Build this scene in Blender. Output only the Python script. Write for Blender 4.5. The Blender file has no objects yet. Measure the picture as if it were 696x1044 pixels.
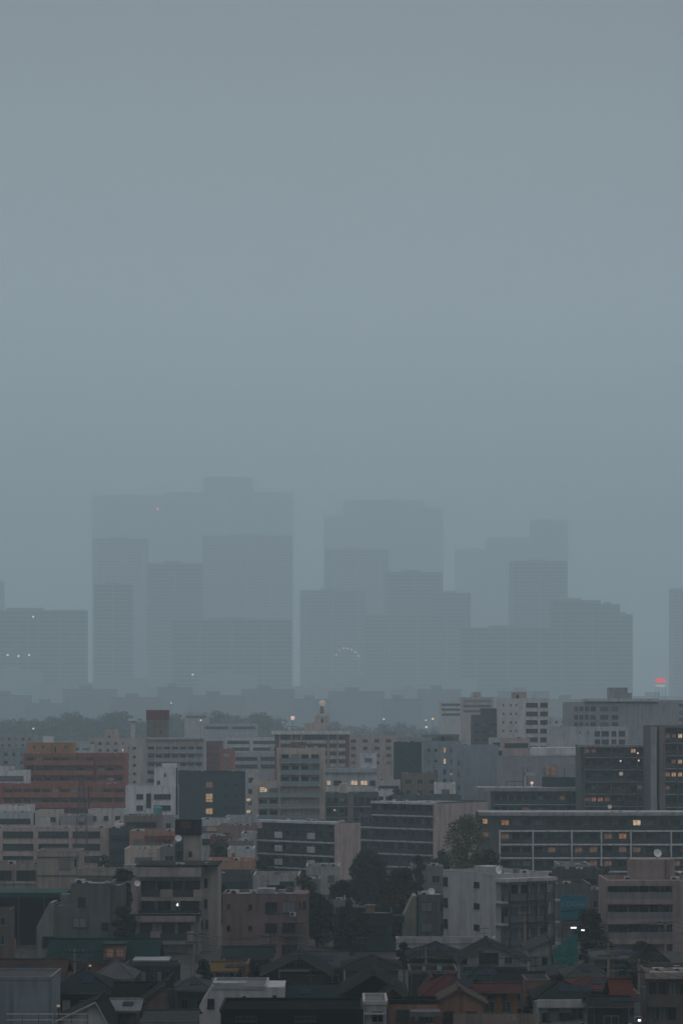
import bpy, bmesh, math, random
from mathutils import Vector, Matrix
R = math.radians
scene = bpy.context.scene
col = scene.collection
rng = random.Random(11)

# ---------------------------------------------------------------- camera geometry
F, CX, HZ, CH = 2500.0, 348.0, 742.0, 33.0     # focal length in photo pixels, axis, horizon row, eye height

def gz(y):
    """height of the ground: flat town, then a low rise under the far woods"""
    t = min(1.0, max(0.0, (y - 1020.0) / 430.0))
    return 22.0 * t * t * (3 - 2 * t)

def wx(px, y): return (px - CX) * y / F
def wz(py, y): return CH - (py - HZ) * y / F

# ---------------------------------------------------------------- materials
MATS = {}

def new_mat(name):
    m = bpy.data.materials.new(name)
    m.use_nodes = True
    nt = m.node_tree
    b = nt.nodes['Principled BSDF']; b.inputs['Specular IOR Level'].default_value = .06
    return m, nt, b

def node(nt, kind, **kw):
    n = nt.nodes.new(kind)
    for k, v in kw.items():
        setattr(n, k, v)
    return n

PAL = {
    'white': (.64, .63, .64), 'offwhite': (.58, .555, .54), 'cream': (.52, .44, .385), 'beige': (.50, .43, .40),
    'pink': (.47, .36, .335), 'rose': (.27, .185, .17), 'grey': (.30, .30, .31), 'palegrey': (.46, .47, .48),
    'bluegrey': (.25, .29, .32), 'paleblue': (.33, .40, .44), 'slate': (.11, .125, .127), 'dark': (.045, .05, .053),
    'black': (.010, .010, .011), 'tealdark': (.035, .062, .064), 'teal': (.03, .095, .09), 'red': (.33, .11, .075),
    'maroon': (.17, .055, .055), 'orange': (.38, .19, .09), 'salmon': (.38, .22, .15), 'ochre': (.30, .19, .06),
    'olive': (.19, .195, .15), 'greygreen': (.185, .195, .19), 'brown': (.13, .085, .06), 'turquoise': (.02, .20, .20),
    'tilered': (.20, .065, .045), 'concrete': (.27, .265, .255), 'roofgrey': (.20, .205, .21), 'roofpale': (.38, .40, .42),
    'mud': (.20, .16, .14), 'tower': (.24, .25, .26), 'towerdark': (.20, .21, .22),
}

def wall_mat(c, streak=.45, rough=.85):
    """painted or rendered wall with weather streaks and blotches"""
    key = ('wall', c, streak)
    if key in MATS: return MATS[key]
    m, nt, b = new_mat('wall_' + c)
    rgb = PAL[c[:-5]] if c.endswith('_aged') else PAL[c]  # _aged: copy of the colour darkened for the dim foreground
    if c.endswith('_aged'): rgb = tuple(v * .57 for v in rgb)      # colour darkened to imitate the dim foreground
    tc = node(nt, 'ShaderNodeTexCoord')
    mp = node(nt, 'ShaderNodeMapping'); mp.inputs['Scale'].default_value = (1.3, 1.3, .11)
    n1 = node(nt, 'ShaderNodeTexNoise'); n1.inputs['Scale'].default_value = 1.0; n1.inputs['Detail'].default_value = 5
    n2 = node(nt, 'ShaderNodeTexNoise'); n2.inputs['Scale'].default_value = .45; n2.inputs['Detail'].default_value = 6
    nt.links.new(tc.outputs['Object'], mp.inputs['Vector']); nt.links.new(mp.outputs['Vector'], n1.inputs['Vector'])
    nt.links.new(tc.outputs['Object'], n2.inputs['Vector'])
    mr = node(nt, 'ShaderNodeMapRange'); mr.inputs['From Min'].default_value = .44; mr.inputs['From Max'].default_value = .78
    nt.links.new(n1.outputs['Fac'], mr.inputs['Value'])
    mx = node(nt, 'ShaderNodeMix', data_type='RGBA')
    mx.inputs['A'].default_value = (*rgb, 1)
    d = 1 - streak
    mx.inputs['B'].default_value = (rgb[0] * d, rgb[1] * d * .98, rgb[2] * d * .94, 1)
    nt.links.new(mr.outputs['Result'], mx.inputs['Factor'])
    mr2 = node(nt, 'ShaderNodeMapRange'); mr2.inputs['From Min'].default_value = .3; mr2.inputs['From Max'].default_value = .7
    mr2.inputs['To Min'].default_value = .84; mr2.inputs['To Max'].default_value = 1.08
    nt.links.new(n2.outputs['Fac'], mr2.inputs['Value'])
    mul = node(nt, 'ShaderNodeMix', data_type='RGBA', blend_type='MULTIPLY'); mul.inputs['Factor'].default_value = 1
    nt.links.new(mx.outputs['Result'], mul.inputs['A']); nt.links.new(mr2.outputs['Result'], mul.inputs['B'])
    nt.links.new(mul.outputs['Result'], b.inputs['Base Color'])
    b.inputs['Roughness'].default_value = rough
    MATS[key] = m
    return m

def tile_mat(c, s=3.2):
    """roof tiles / ribbed roof sheet: colour varies tile by tile, courses in relief"""
    key = ('tile', c, s)
    if key in MATS: return MATS[key]
    m, nt, b = new_mat('rooftile_' + c)
    rgb = tuple(v * .42 for v in PAL[c])
    tc = node(nt, 'ShaderNodeTexCoord')
    br = node(nt, 'ShaderNodeTexBrick')
    br.inputs['Scale'].default_value = s
    br.inputs['Color1'].default_value = (*[v * 1.25 for v in rgb], 1); br.inputs['Color2'].default_value = (*[v * .75 for v in rgb], 1)
    br.inputs['Mortar'].default_value = (*[v * .35 for v in rgb], 1)
    br.inputs['Mortar Size'].default_value = .03
    nt.links.new(tc.outputs['Object'], br.inputs['Vector'])
    n2 = node(nt, 'ShaderNodeTexNoise'); n2.inputs['Scale'].default_value = .7; n2.inputs['Detail'].default_value = 6
    nt.links.new(tc.outputs['Object'], n2.inputs['Vector'])
    mr2 = node(nt, 'ShaderNodeMapRange'); mr2.inputs['To Min'].default_value = .55; mr2.inputs['To Max'].default_value = 1.45
    nt.links.new(n2.outputs['Fac'], mr2.inputs['Value'])
    mul = node(nt, 'ShaderNodeMix', data_type='RGBA', blend_type='MULTIPLY'); mul.inputs['Factor'].default_value = 1
    nt.links.new(br.outputs['Color'], mul.inputs['A']); nt.links.new(mr2.outputs['Result'], mul.inputs['B'])
    nt.links.new(mul.outputs['Result'], b.inputs['Base Color'])
    bp = node(nt, 'ShaderNodeBump'); bp.inputs['Strength'].default_value = .5; bp.inputs['Distance'].default_value = .05
    nt.links.new(br.outputs['Fac'], bp.inputs['Height']); bp.invert = True
    nt.links.new(bp.outputs['Normal'], b.inputs['Normal'])
    b.inputs['Roughness'].default_value = .9; b.inputs['Specular IOR Level'].default_value = .02
    MATS[key] = m
    return m

def plain_mat(name, rgb, rough=.5, metal=0.0):
    if name in MATS: return MATS[name]
    m, nt, b = new_mat(name)
    tc = node(nt, 'ShaderNodeTexCoord')
    n2 = node(nt, 'ShaderNodeTexNoise'); n2.inputs['Scale'].default_value = 2.2; n2.inputs['Detail'].default_value = 4
    nt.links.new(tc.outputs['Object'], n2.inputs['Vector'])
    cr = node(nt, 'ShaderNodeMix', data_type='RGBA')
    cr.inputs['A'].default_value = (*[v * .75 for v in rgb], 1); cr.inputs['B'].default_value = (*[v * 1.2 for v in rgb], 1)
    nt.links.new(n2.outputs['Fac'], cr.inputs['Factor']); nt.links.new(cr.outputs['Result'], b.inputs['Base Color'])
    b.inputs['Roughness'].default_value = rough; b.inputs['Metallic'].default_value = metal
    MATS[name] = m
    return m

def glass_mat(name, rgb, rough=.12):
    if name in MATS: return MATS[name]
    m, nt, b = new_mat(name)
    b.inputs['Base Color'].default_value = (*rgb, 1); b.inputs['Roughness'].default_value = rough
    b.inputs['IOR'].default_value = 1.5; b.inputs['Specular IOR Level'].default_value = .4
    MATS[name] = m
    return m

def lit_mat(name, rgb, strength):
    """a lit room behind glass: uneven warm light"""
    if name in MATS: return MATS[name]
    m, nt, b = new_mat(name)
    b.inputs['Base Color'].default_value = (.08, .06, .05, 1)
    tc = node(nt, 'ShaderNodeTexCoord')
    n2 = node(nt, 'ShaderNodeTexNoise'); n2.inputs['Scale'].default_value = 1.6; n2.inputs['Detail'].default_value = 3
    nt.links.new(tc.outputs['Object'], n2.inputs['Vector'])
    mr = node(nt, 'ShaderNodeMapRange'); mr.inputs['From Min'].default_value = .3; mr.inputs['From Max'].default_value = .7
    mr.inputs['To Min'].default_value = strength * .45; mr.inputs['To Max'].default_value = strength * 1.3
    nt.links.new(n2.outputs['Fac'], mr.inputs['Value'])
    b.inputs['Emission Color'].default_value = (*rgb, 1)
    nt.links.new(mr.outputs['Result'], b.inputs['Emission Strength'])
    MATS[name] = m
    return m

G = {
    'd': glass_mat('window_glass', (.012, .016, .018)),
    'g': glass_mat('green_window_glass', (.012, .035, .032)),
    'c': glass_mat('curtained_glass', (.13, .135, .14), .3),
    'p': glass_mat('pale_blind_glass', (.26, .27, .28), .4),
    'b': glass_mat('blue_glass', (.05, .10, .13), .2),
    'w': lit_mat('lit_room_warm', (1.0, .62, .33), .20),
    'o': lit_mat('lit_room_orange', (1.0, .42, .24), .12),
    'y': lit_mat('lit_room_yellow', (1.0, .74, .48), .32),
    'e': lit_mat('lit_room_dim', (1.0, .52, .35), .05),
    'B': lit_mat('lit_room_blue', (.35, .62, .85), .05),
}
M_FRAME = plain_mat('alu_frame', (.16, .165, .17), .4, .3)
M_FRAMED = plain_mat('dark_frame', (.04, .04, .042), .4)
M_METAL = plain_mat('galvanised_metal', (.09, .095, .10), .7, .1)
M_DARKMETAL = plain_mat('dark_metal', (.035, .037, .04), .5, .2)
M_UNIT = plain_mat('unit_casing', (.42, .42, .41), .6)
M_WHITE = plain_mat('white_paint', (.66, .66, .66), .5)
M_WIRE = plain_mat('cable_black', (.012, .012, .012), .6)
M_RAILGLASS = glass_mat('rail_glass_green', (.18, .25, .25), .3)
M_RAILDARK = glass_mat('rail_glass_dark', (.022, .034, .034), .25)
M_RAILMID = glass_mat('rail_glass_mid', (.07, .095, .095), .3)
M_INSULATOR = plain_mat('insulator', (.16, .16, .16), .6)

# ---------------------------------------------------------------- mesh helpers
class MB:
    def __init__(s): s.v, s.f, s.m = [], [], []
    def poly(s, pts, m=0):
        n = len(s.v); s.v += [tuple(p) for p in pts]; s.f.append(tuple(range(n, n + len(pts)))); s.m.append(m)
    def box(s, x0, x1, y0, y1, z0, z1, m=0):
        n = len(s.v)
        s.v += [(x0, y0, z0), (x1, y0, z0), (x1, y1, z0), (x0, y1, z0), (x0, y0, z1), (x1, y0, z1), (x1, y1, z1), (x0, y1, z1)]
        for q in ((0, 3, 2, 1), (4, 5, 6, 7), (0, 1, 5, 4), (1, 2, 6, 5), (2, 3, 7, 6), (3, 0, 4, 7)):
            s.f.append(tuple(n + i for i in q)); s.m.append(m)
        return s
    def hexa(s, p, m=0):
        """eight corners: bottom ring 0-3, top ring 4-7"""
        n = len(s.v); s.v += [tuple(q) for q in p]
        for q in ((0, 3, 2, 1), (4, 5, 6, 7), (0, 1, 5, 4), (1, 2, 6, 5), (2, 3, 7, 6), (3, 0, 4, 7)):
            s.f.append(tuple(n + i for i in q)); s.m.append(m)
    def prism(s, outline, y0, y1, m=0):
        """outline of (x, z), counter-clockwise seen from -y, extruded along y"""
        n = len(s.v); k = len(outline)
        s.v += [(x, y0, z) for x, z in outline] + [(x, y1, z) for x, z in outline]
        s.f.append(tuple(range(n, n + k))); s.m.append(m)
        s.f.append(tuple(range(n + 2 * k - 1, n + k - 1, -1))); s.m.append(m)
        for i in range(k):
            j = (i + 1) % k
            s.f.append((n + j, n + i, n + k + i, n + k + j)); s.m.append(m)
    def cone(s, c0, c1, r0, r1, n=10, m=0):
        a, b = Vector(c0), Vector(c1); d = (b - a).normalized()
        u = d.orthogonal().normalized(); w = d.cross(u)
        k = len(s.v)
        for c, r in ((a, r0), (b, r1)):
            for i in range(n):
                t = 2 * math.pi * i / n
                s.v.append(tuple(c + u * (r * math.cos(t)) + w * (r * math.sin(t))))
        for i in range(n):
            j = (i + 1) % n
            s.f.append((k + i, k + j, k + n + j, k + n + i)); s.m.append(m)
        s.f.append(tuple(range(k + n - 1, k - 1, -1))); s.m.append(m)
        s.f.append(tuple(range(k + n, k + 2 * n))); s.m.append(m)
        return s
    def tube(s, pts, r, n=6, m=0):
        for a, b in zip(pts[:-1], pts[1:]):
            s.cone(a, b, r, r, n, m)
        return s
    def ball(s, c, r, n=12, m=0, sz=1.0):
        k = len(s.v); rings = max(4, n // 2)
        for i in range(rings + 1):
            ph = math.pi * i / rings
            for j in range(n):
                th = 2 * math.pi * j / n
                s.v.append((c[0] + r * math.sin(ph) * math.cos(th), c[1] + r * math.sin(ph) * math.sin(th), c[2] + r * sz * math.cos(ph)))
        for i in range(rings):
            for j in range(n):
                j2 = (j + 1) % n
                s.f.append((k + i * n + j, k + (i + 1) * n + j, k + (i + 1) * n + j2, k + i * n + j2)); s.m.append(m)
        return s
    def mesh(s, name, mats):
        me = bpy.data.meshes.new(name)
        me.from_pydata(s.v, [], s.f)
        for q in mats: me.materials.append(q)
        if len(mats) > 1: me.polygons.foreach_set('material_index', s.m)
        me.update()
        return me
    def build(s, name, mats, parent=None, loc=(0, 0, 0), rz=0.0):
        if not isinstance(mats, (list, tuple)): mats = [mats]
        return link(name, s.mesh(name, mats), parent, loc, rz)

def link(name, me, parent=None, loc=(0, 0, 0), rz=0.0):
    o = bpy.data.objects.new(name, me); col.objects.link(o)
    o.parent = parent; o.location = loc; o.rotation_euler = (0, 0, rz)
    return o

def tag(o, label=None, cat=None, group=None, kind=None):
    if label: o['label'] = label
    if cat: o['category'] = cat
    if group: o['group'] = group
    if kind: o['kind'] = kind
    return o

def root_empty(name, label, cat, loc, rz=0.0, group=None):
    o = bpy.data.objects.new(name, None); col.objects.link(o)
    o.location = loc; o.rotation_euler = (0, 0, rz); o.empty_display_size = 1
    return tag(o, label, cat, group)

FOOT = []      # footprints, for a layout check only

CACHE = {}
def window_mesh(w, h, n, g, framed, split):
    """frame with mullions, a sill and a glass face set back inside it"""
    key = (round(w, 1), round(h, 1), n, g, framed, split)
    if key in CACHE: return CACHE[key]
    w, h = max(.3, key[0]), max(.3, key[1])
    t = .07 if w > 1 else .05
    mb = MB()
    mb.box(-w / 2, -w / 2 + t, -.09, .02, 0, h); mb.box(w / 2 - t, w / 2, -.09, .02, 0, h)
    mb.box(-w / 2 + t, w / 2 - t, -.09, .02, h - t, h); mb.box(-w / 2 + t, w / 2 - t, -.09, .02, 0, t)
    for i in range(1, n):
        x = -w / 2 + w * i / n
        mb.box(x - .035, x + .035, -.07, .02, t, h - t)
    mb.box(-w / 2 - .06, w / 2 + .06, -.16, .02, -.08, -.002)
    fm = M_FRAMED if framed == 'k' else M_FRAME
    pm = MB(); pm.box(-w / 2 + t, w / 2 - t, -.03, -.012, t, h - t, 0)
    if split:
        r = (mb.mesh('window_frame', [fm]), pm.mesh('window_pane', [G[g]]))
    else:
        for q in pm.f: mb.f.append(tuple(i + len(mb.v) for i in q)); mb.m.append(1)
        mb.v += pm.v
        r = (mb.mesh('window', [fm, G[g]]), None)
    CACHE[key] = r
    return r

def put_window(parent, w, h, loc, rz=0.0, n=2, g='d', framed='a', split=False, name='window'):
    a, b = window_mesh(w, h, n, g, framed, split)
    o = link(name, a, parent, loc, rz)
    if b: link('pane', b, o)
    return o

def pick(weights):
    return rng.choices(list(weights.keys()), list(weights.values()))[0]

DARKMIX = {'d': 7, 'c': 2, 'g': 2, 'p': .5}

def ac_unit(parent, x, y, z, s=1.0, rz=0.0):
    if 'ac' not in CACHE:
        mb = MB(); mb.box(-.42, .42, -.16, .16, .08, .68, 0)
        mb.box(-.38, -.30, -.14, .14, 0, .08, 1); mb.box(.30, .38, -.14, .14, 0, .08, 1)
        mb.cone((-.1, -.158, .38), (-.1, -.175, .38), .25, .25, 14, 1)
        CACHE['ac'] = mb.mesh('air_conditioner', [M_UNIT, M_DARKMETAL])
    o = link('air_conditioner', CACHE['ac'], parent, (x, y, z), rz); o.scale = (s, s, s); return o

def antenna(parent, x, y, z, h=2.5):
    key = ('ant', h)
    if key not in CACHE:
        mb = MB(); mb.cone((0, 0, 0), (0, 0, h), .035, .025, 6)
        mb.box(-.8, .8, -.02, .02, h - .25, h - .21)
        for i in range(7): mb.box(-.72 + i * .22, -.69 + i * .22, -.3, .3, h - .24, h - .21)
        mb.box(-.5, .5, -.02, .02, h - .85, h - .81)
        for i in range(5): mb.box(-.42 + i * .2, -.39 + i * .2, -.25, .25, h - .84, h - .81)
        CACHE[key] = mb.mesh('antenna', [M_METAL])
    return link('antenna', CACHE[key], parent, (x, y, z), rng.uniform(-.6, .6))

def water_tank(parent, x, y, z, w=2.4, h=2.0, mat=None):
    mb = MB()
    for i in (-1, 1):
        for j in (-1, 1): mb.box(x + i * w * .4 - .06, x + i * w * .4 + .06, y + j * w * .3 - .06, y + j * w * .3 + .06, z, z + .7, 1)
    mb.box(x - w / 2, x + w / 2, y - w * .4, y + w * .4, z + .7, z + .7 + h, 0)
    for i in range(1, 3):
        t = x - w / 2 + w * i / 3
        mb.box(t - .03, t + .03, y - w * .4 - .03, y - w * .4, z + .7, z + .7 + h, 0)
    mb.box(x - w / 2 - .03, x + w / 2 + .03, y - w * .4 - .035, y + w * .4 + .03, z + .7 + h * .5 - .03, z + .7 + h * .5 + .03, 0)
    mb.cone((x, y, z + .7 + h), (x, y, z + .85 + h), .3, .28, 10, 1)
    return mb.build('water_tank', [mat or M_UNIT, M_METAL], parent)

def dish(parent, x, y, z, r=.9):
    mb = MB(); mb.cone((x, y, z), (x, y, z + r * 1.3), .06, .06, 6, 1)
    c = Vector((x, y - .1, z + r * 1.5)); d = Vector((.25, -1, .35)).normalized(); u = d.orthogonal().normalized(); w = d.cross(u)
    rings = []
    for i in range(5):
        q = i / 4; k = len(mb.v); rings.append(k)
        for j in range(16):
            t = 2 * math.pi * j / 16
            mb.v.append(tuple(c + (u * math.cos(t) + w * math.sin(t)) * (r * max(q, .03)) + d * (.28 * r * q * q)))
    for a, b in zip(rings[:-1], rings[1:]):
        for j in range(16):
            j2 = (j + 1) % 16
            mb.f.append((a + j, b + j, b + j2, a + j2)); mb.m.append(0)
    mb.tube([tuple(c), tuple(c + d * .75 * r)], .03, 6, 1)
    return mb.build('satellite_dish', [M_WHITE, M_METAL], parent)

# ---------------------------------------------------------------- flat-roofed buildings
class Bld:
    """A building whose street face spans photo columns x0..x1, top row yt, at distance Y.
    a: yaw in degrees (positive: the left end wall shows, negative: the right one); side: visible width of that end wall in pixels."""
    def __init__(s, name, label, x0, x1, yt, Y, c='grey', D=10.0, a=0.0, side=None, cat='building', group=None, parapet=.7, roof='roofgrey', body=True, streak=.45):
        s.S = F / Y; s.Y = Y; s.x0, s.x1 = x0, x1; s.a = R(a); s.c = c
        s.ca, s.sa = math.cos(s.a), abs(math.sin(s.a))
        s.W = (x1 - x0) / s.S / s.ca
        s.D = side / s.S / s.sa if side else D
        s.zb = gz(Y)
        s.H = wz(yt, Y) - s.zb
        y0 = Y if a >= 0 else Y + s.W * s.sa
        s.root = root_empty(name, label, cat, (wx(x0, Y), y0, s.zb), s.a, group)
        s.split = Y < 470
        s.aged = '_aged' if Y < 470 else ''  # nearby buildings take the copy with foreground gloom in its colour
        s.wall = wall_mat(c + s.aged, streak); s.roofm = wall_mat(roof + s.aged, .5)  # aged picks the copy with foreground gloom in its colour
        p = s.root.location
        ca, sn = math.cos(s.a), math.sin(s.a)
        FOOT.append((name + '|' + label, [(p.x + u * ca - v * sn, p.y + u * sn + v * ca) for u, v in ((0, 0), (s.W, 0), (s.W, s.D), (0, s.D))]))
        if body: s.block(x0, x1, yt, 0, s.D, parapet=parapet)
    # pixel -> local
    def lz(s, py): return CH - (py - HZ) / s.S - s.zb
    def lx(s, px, f='F'):
        if f == 'F': return (px - s.x0) / s.S / s.ca
        if f == 'L': return (s.x0 - px) / s.S / s.sa
        return (px - s.x1) / s.S / s.sa
    def put(s, f, u, z, out=0.0, yo=0.0):
        if f == 'F': return (u, yo - out, z), 0.0
        if f == 'L': return (-out, u, z), -math.pi / 2
        return (s.W + out, u, z), math.pi / 2
    def mat(s, c): return wall_mat(c + s.aged) if isinstance(c, str) else c  # aged: foreground gloom in the colour
    # volumes
    def block(s, px0, px1, pyt, y0, y1, c=None, parapet=.7, name='wall', z0=-.6, roof=None):
        x0, x1, z1 = s.lx(px0), s.lx(px1), s.lz(pyt)
        m = s.mat(c) if c else s.wall
        mb = MB(); mb.box(x0, x1, y0, y1, z0, z1 - parapet if parapet else z1)
        o = mb.build(name, m, s.root)
        if parapet:
            zt = z1 - parapet
            r = MB(); r.box(x0 + .22, x1 - .22, y0 + .22, y1 - .22, zt - .05, zt + .06); r.build('roof', wall_mat(roof + s.aged, .5) if roof else s.roofm, s.root)  # aged: foreground gloom in the colour
            q = MB(); t = .2
            for b in ((x0, x1, y0, y0 + t), (x0, x1, y1 - t, y1), (x0, x0 + t, y0 + t, y1 - t), (x1 - t, x1, y0 + t, y1 - t)):
                q.box(*b, zt + .002, z1)
            e = .04
            for b in ((x0 - e, x1 + e, y0 - e, y0 + t + e), (x0 - e, x1 + e, y1 - t - e, y1 + e), (x0 - e, x0 + t + e, y0 + t + e, y1 - t - e), (x1 - t - e, x1 + e, y0 + t + e, y1 - t - e)):
                q.box(*b, z1 + .002, z1 + .07)
            q.build('parapet', m, s.root)
        return o
    def slab(s, px0, px1, pyt, pyb, y0, y1, c, name='eave'):
        mb = MB(); mb.box(s.lx(px0), s.lx(px1), y0, y1, s.lz(pyb), s.lz(pyt)); return mb.build(name, s.mat(c), s.root)
    def box(s, px0, px1, pyt, pyb, y0, y1, c, name):
        return s.slab(px0, px1, pyt, pyb, y0, y1, c, name)
    # openings
    def win(s, px0, py0, px1, py1, g=None, f='F', yo=0.0, n=2, framed='a', name='window', mix=DARKMIX):
        u0, u1 = sorted((s.lx(px0, f), s.lx(px1, f))); z1, z0 = s.lz(py0), s.lz(py1)
        loc, rz = s.put(f, (u0 + u1) / 2, z0, .012, yo)
        return put_window(s.root, u1 - u0, z1 - z0, loc, rz, n, g or pick(mix), framed, s.split, name)
    def grid(s, xs, ys, w, h, f='F', yo=0.0, n=2, g=None, framed='a', lit=None, name='window', mix=DARKMIX, skip=()):
        """windows of w x h pixels centred on every x of xs and y of ys; lit maps (column, row) to a glass"""
        for i, x in enumerate(xs):
            for j, y in enumerate(ys):
                if (i, j) in skip: continue
                gg = (lit or {}).get((i, j), g)
                s.win(x - w / 2, y - h / 2, x + w / 2, y + h / 2, gg, f, yo, n, framed, name, mix)
    # balconies
    def balc(s, px0, px1, py, dep=1.3, rail='solid', rh=1.1, yo=0.0, c=None, slabc='palegrey', f='F', th=.2, name='balcony'):
        """floor slab (top face at row py) with its parapet or railing, projecting dep metres"""
        u0, u1 = sorted((s.lx(px0, f), s.lx(px1, f))); z = s.lz(py)
        mb = MB(); mb.box(u0, u1, -dep, -.004, z - th, z, 0)
        t = .12
        if rail == 'solid':
            mb.box(u0, u1, -dep - .003, -dep + t, z + .003, z + rh, 1); mb.box(u0, u0 + t, -dep + t, -.004, z + .003, z + rh, 1); mb.box(u1 - t, u1, -dep + t, -.004, z + .003, z + rh, 1)
            mb.box(u0 - .02, u1 + .02, -dep - .03, -dep + t + .03, z + rh + .002, z + rh + .05, 0)
        elif rail in ('glass', 'dark', 'mid'):
            mb.box(u0 + .05, u1 - .05, -dep + .02, -dep + .06, z + .1, z + rh - .06, 1)
            mb.box(u0, u1, -dep, -dep + .07, z + rh - .06, z + rh, 2)
            k = max(2, int((u1 - u0) / 1.3))
            for i in range(k + 1):
                x = u0 + .03 + (u1 - u0 - .06) * i / k
                mb.box(x - .025, x + .025, -dep + .061, -dep + .1, z + .003, z + rh - .06, 2)
        else:
            mb.box(u0, u1, -dep, -dep + .05, z + rh - .05, z + rh, 2); mb.box(u0, u1, -dep, -dep + .05, z + .1, z + .14, 2)
            k = max(4, int((u1 - u0) / .16))
            for i in range(k + 1):
                x = u0 + .02 + (u1 - u0 - .04) * i / k
                mb.box(x - .014, x + .014, -dep + .01, -dep + .04, z + .14, z + rh - .05, 2)
        railm = {'glass': M_RAILGLASS, 'dark': M_RAILDARK, 'mid': M_RAILMID}.get(rail) or (s.mat(c) if c else s.wall)
        loc, rz = s.put(f, 0, 0, 0, yo)
        if f == 'F': loc = (0, yo, 0)
        elif f == 'L': loc = (0, 0, 0); rz = -math.pi / 2; mb.v = [(-x, y, zz) for x, y, zz in mb.v]
        else: loc = (s.W, 0, 0); rz = math.pi / 2
        return mb.build(name, [s.mat(slabc), railm, M_DARKMETAL], s.root, loc, rz)
    def fin(s, px, py0, py1, dep=1.3, yo=0.0, w=.18, c=None, name='partition'):
        x = s.lx(px); mb = MB(); mb.box(x - w / 2, x + w / 2, yo - dep - .06, yo - .003, s.lz(py1), s.lz(py0)); return mb.build(name, s.mat(c) if c else s.wall, s.root)
    def loggia(s, px0, px1, floors, pitch, nb, dep=1.3, rail='solid', c=None, slabc='palegrey', rh=1.1, yo=0.0, fins=True, finc=None, lit=None, g=None, mix=DARKMIX, perbay=True, doors=2, dh=2.1):
        """rows of balconies: floors = rows of the slab tops, one balcony and its glazed doors per bay"""
        bw = (px1 - px0) / nb
        for j, py in enumerate(floors):
            if not perbay: s.balc(px0, px1, py, dep, rail, rh, yo, c, slabc)
            for i in range(nb):
                a0, a1 = px0 + bw * i, px0 + bw * (i + 1)
                if perbay: s.balc(a0 + .12, a1 - .12, py, dep, rail, rh, yo, c, slabc)
                for k in range(doors):
                    c0 = a0 + bw * (k + .5) / doors; ww = bw / doors * .74
                    gg = (lit or {}).get((i, j, k), g)
                    s.win(c0 - ww / 2, py - dh * s.S, c0 + ww / 2, py - .06 * s.S, gg, 'F', yo, 2, 'k', 'sliding_door', mix)
        if fins:
            for i in range(nb + 1):
                s.fin(px0 + bw * i, floors[0] - pitch * .96, floors[-1], dep, yo, c=finc)
    # roof furniture
    def pent(s, px0, px1, pyt, y0=2.0, dd=4.0, c=None, cap=True, name='penthouse', base=None):
        x0, x1, z1 = s.lx(px0), s.lx(px1), s.lz(pyt); zb = (s.lz(base) if base else s.H - .72)
        mb = MB(); mb.box(x0, x1, y0, y0 + dd, zb, z1, 0)
        if cap: mb.box(x0 - .15, x1 + .15, y0 - .15, y0 + dd + .15, z1 + .002, z1 + .16, 1)
        o = mb.build(name, [s.mat(c) if c else s.wall, s.roofm], s.root)
        if z1 - zb > 2.2:
            put_window(o, .9, 1.9, ((x0 * .65 + x1 * .35), y0 - .01, zb + .12), 0, 1, 'd', 'k', False, 'door')
        return o
    def clutter(s, n=3, ac=2, tank=False, ant=True, seed=0, z=None):
        r = random.Random(seed + int(s.x0)); z = (s.H - .64) if z is None else z
        for i in range(ac): ac_unit(s.root, r.uniform(.8, max(.9, s.W - .8)), r.uniform(.8, min(4, s.D - .6)), z, r.uniform(1, 1.7))
        if tank: water_tank(s.root, s.W * r.uniform(.3, .7), s.D * .5, z)
        if ant: antenna(s.root, s.W * r.uniform(.15, .85), min(s.D * .4, 3), z, r.choice([2.5, 3.5]))
        for i in range(n):
            x = r.uniform(.6, max(.7, s.W - .6)); y = r.uniform(.6, min(5, s.D - .5)); w = r.uniform(.3, .9)
            mb = MB(); h = r.uniform(.5, 1.1); mb.box(x - w / 2, x + w / 2, y - .4, y + .4, z - .02, z + h, 0); mb.box(x - w / 2 - .06, x + w / 2 + .06, y - .46, y + .46, z + h + .002, z + h + .06, 0)
            mb.build('roof_vent', [wall_mat(r.choice(['palegrey', 'grey', 'offwhite']) + s.aged)], s.root)  # aged: foreground gloom in the colour
    def auto(s, kind='punched', floors=5, bay=3.6, pitch=3.0, top=1.4, lit=0.03, f='F', mix=DARKMIX, lites=('w', 'e', 'y')):
        """regular windows or balconies over the upper floors"""
        L = s.W if f == 'F' else s.D
        nb = max(1, int(round(L / bay)))
        for j in range(floors):
            z = s.H - top - pitch * j - 1.5
            if z < .6: break
            if kind == 'ribbon':
                k = max(1, nb // 3)
                for i in range(k):
                    u = L * (i + .5) / k
                    loc, rz = s.put(f, u, z, .012)
                    put_window(s.root, L / k * .86, 1.4, loc, rz, max(2, int(L / k / 1.5)), pick(mix), 'k', s.split)
            elif kind == 'balcony':
                if f == 'F':
                    py = HZ + (CH - s.zb - (z - .75)) * s.S
                    s.balc(s.x0 + .3, s.x1 - .3, py, 1.2, rng.choice(['solid', 'solid', 'dark']), 1.05)
                for i in range(nb):
                    loc, rz = s.put(f, L * (i + .5) / nb, z - .7, .012)
                    put_window(s.root, L / nb * .62, 2.0, loc, rz, 2, rng.choice(lites) if rng.random() < lit else pick(mix), 'k', s.split, 'sliding_door')
            else:
                for i in range(nb):
                    loc, rz = s.put(f, L * (i + .5) / nb, z, .012)
                    put_window(s.root, L / nb * rng.uniform(.38, .5), 1.3, loc, rz, 2, rng.choice(lites) if rng.random() < lit else pick(mix), 'a', s.split)

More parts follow.
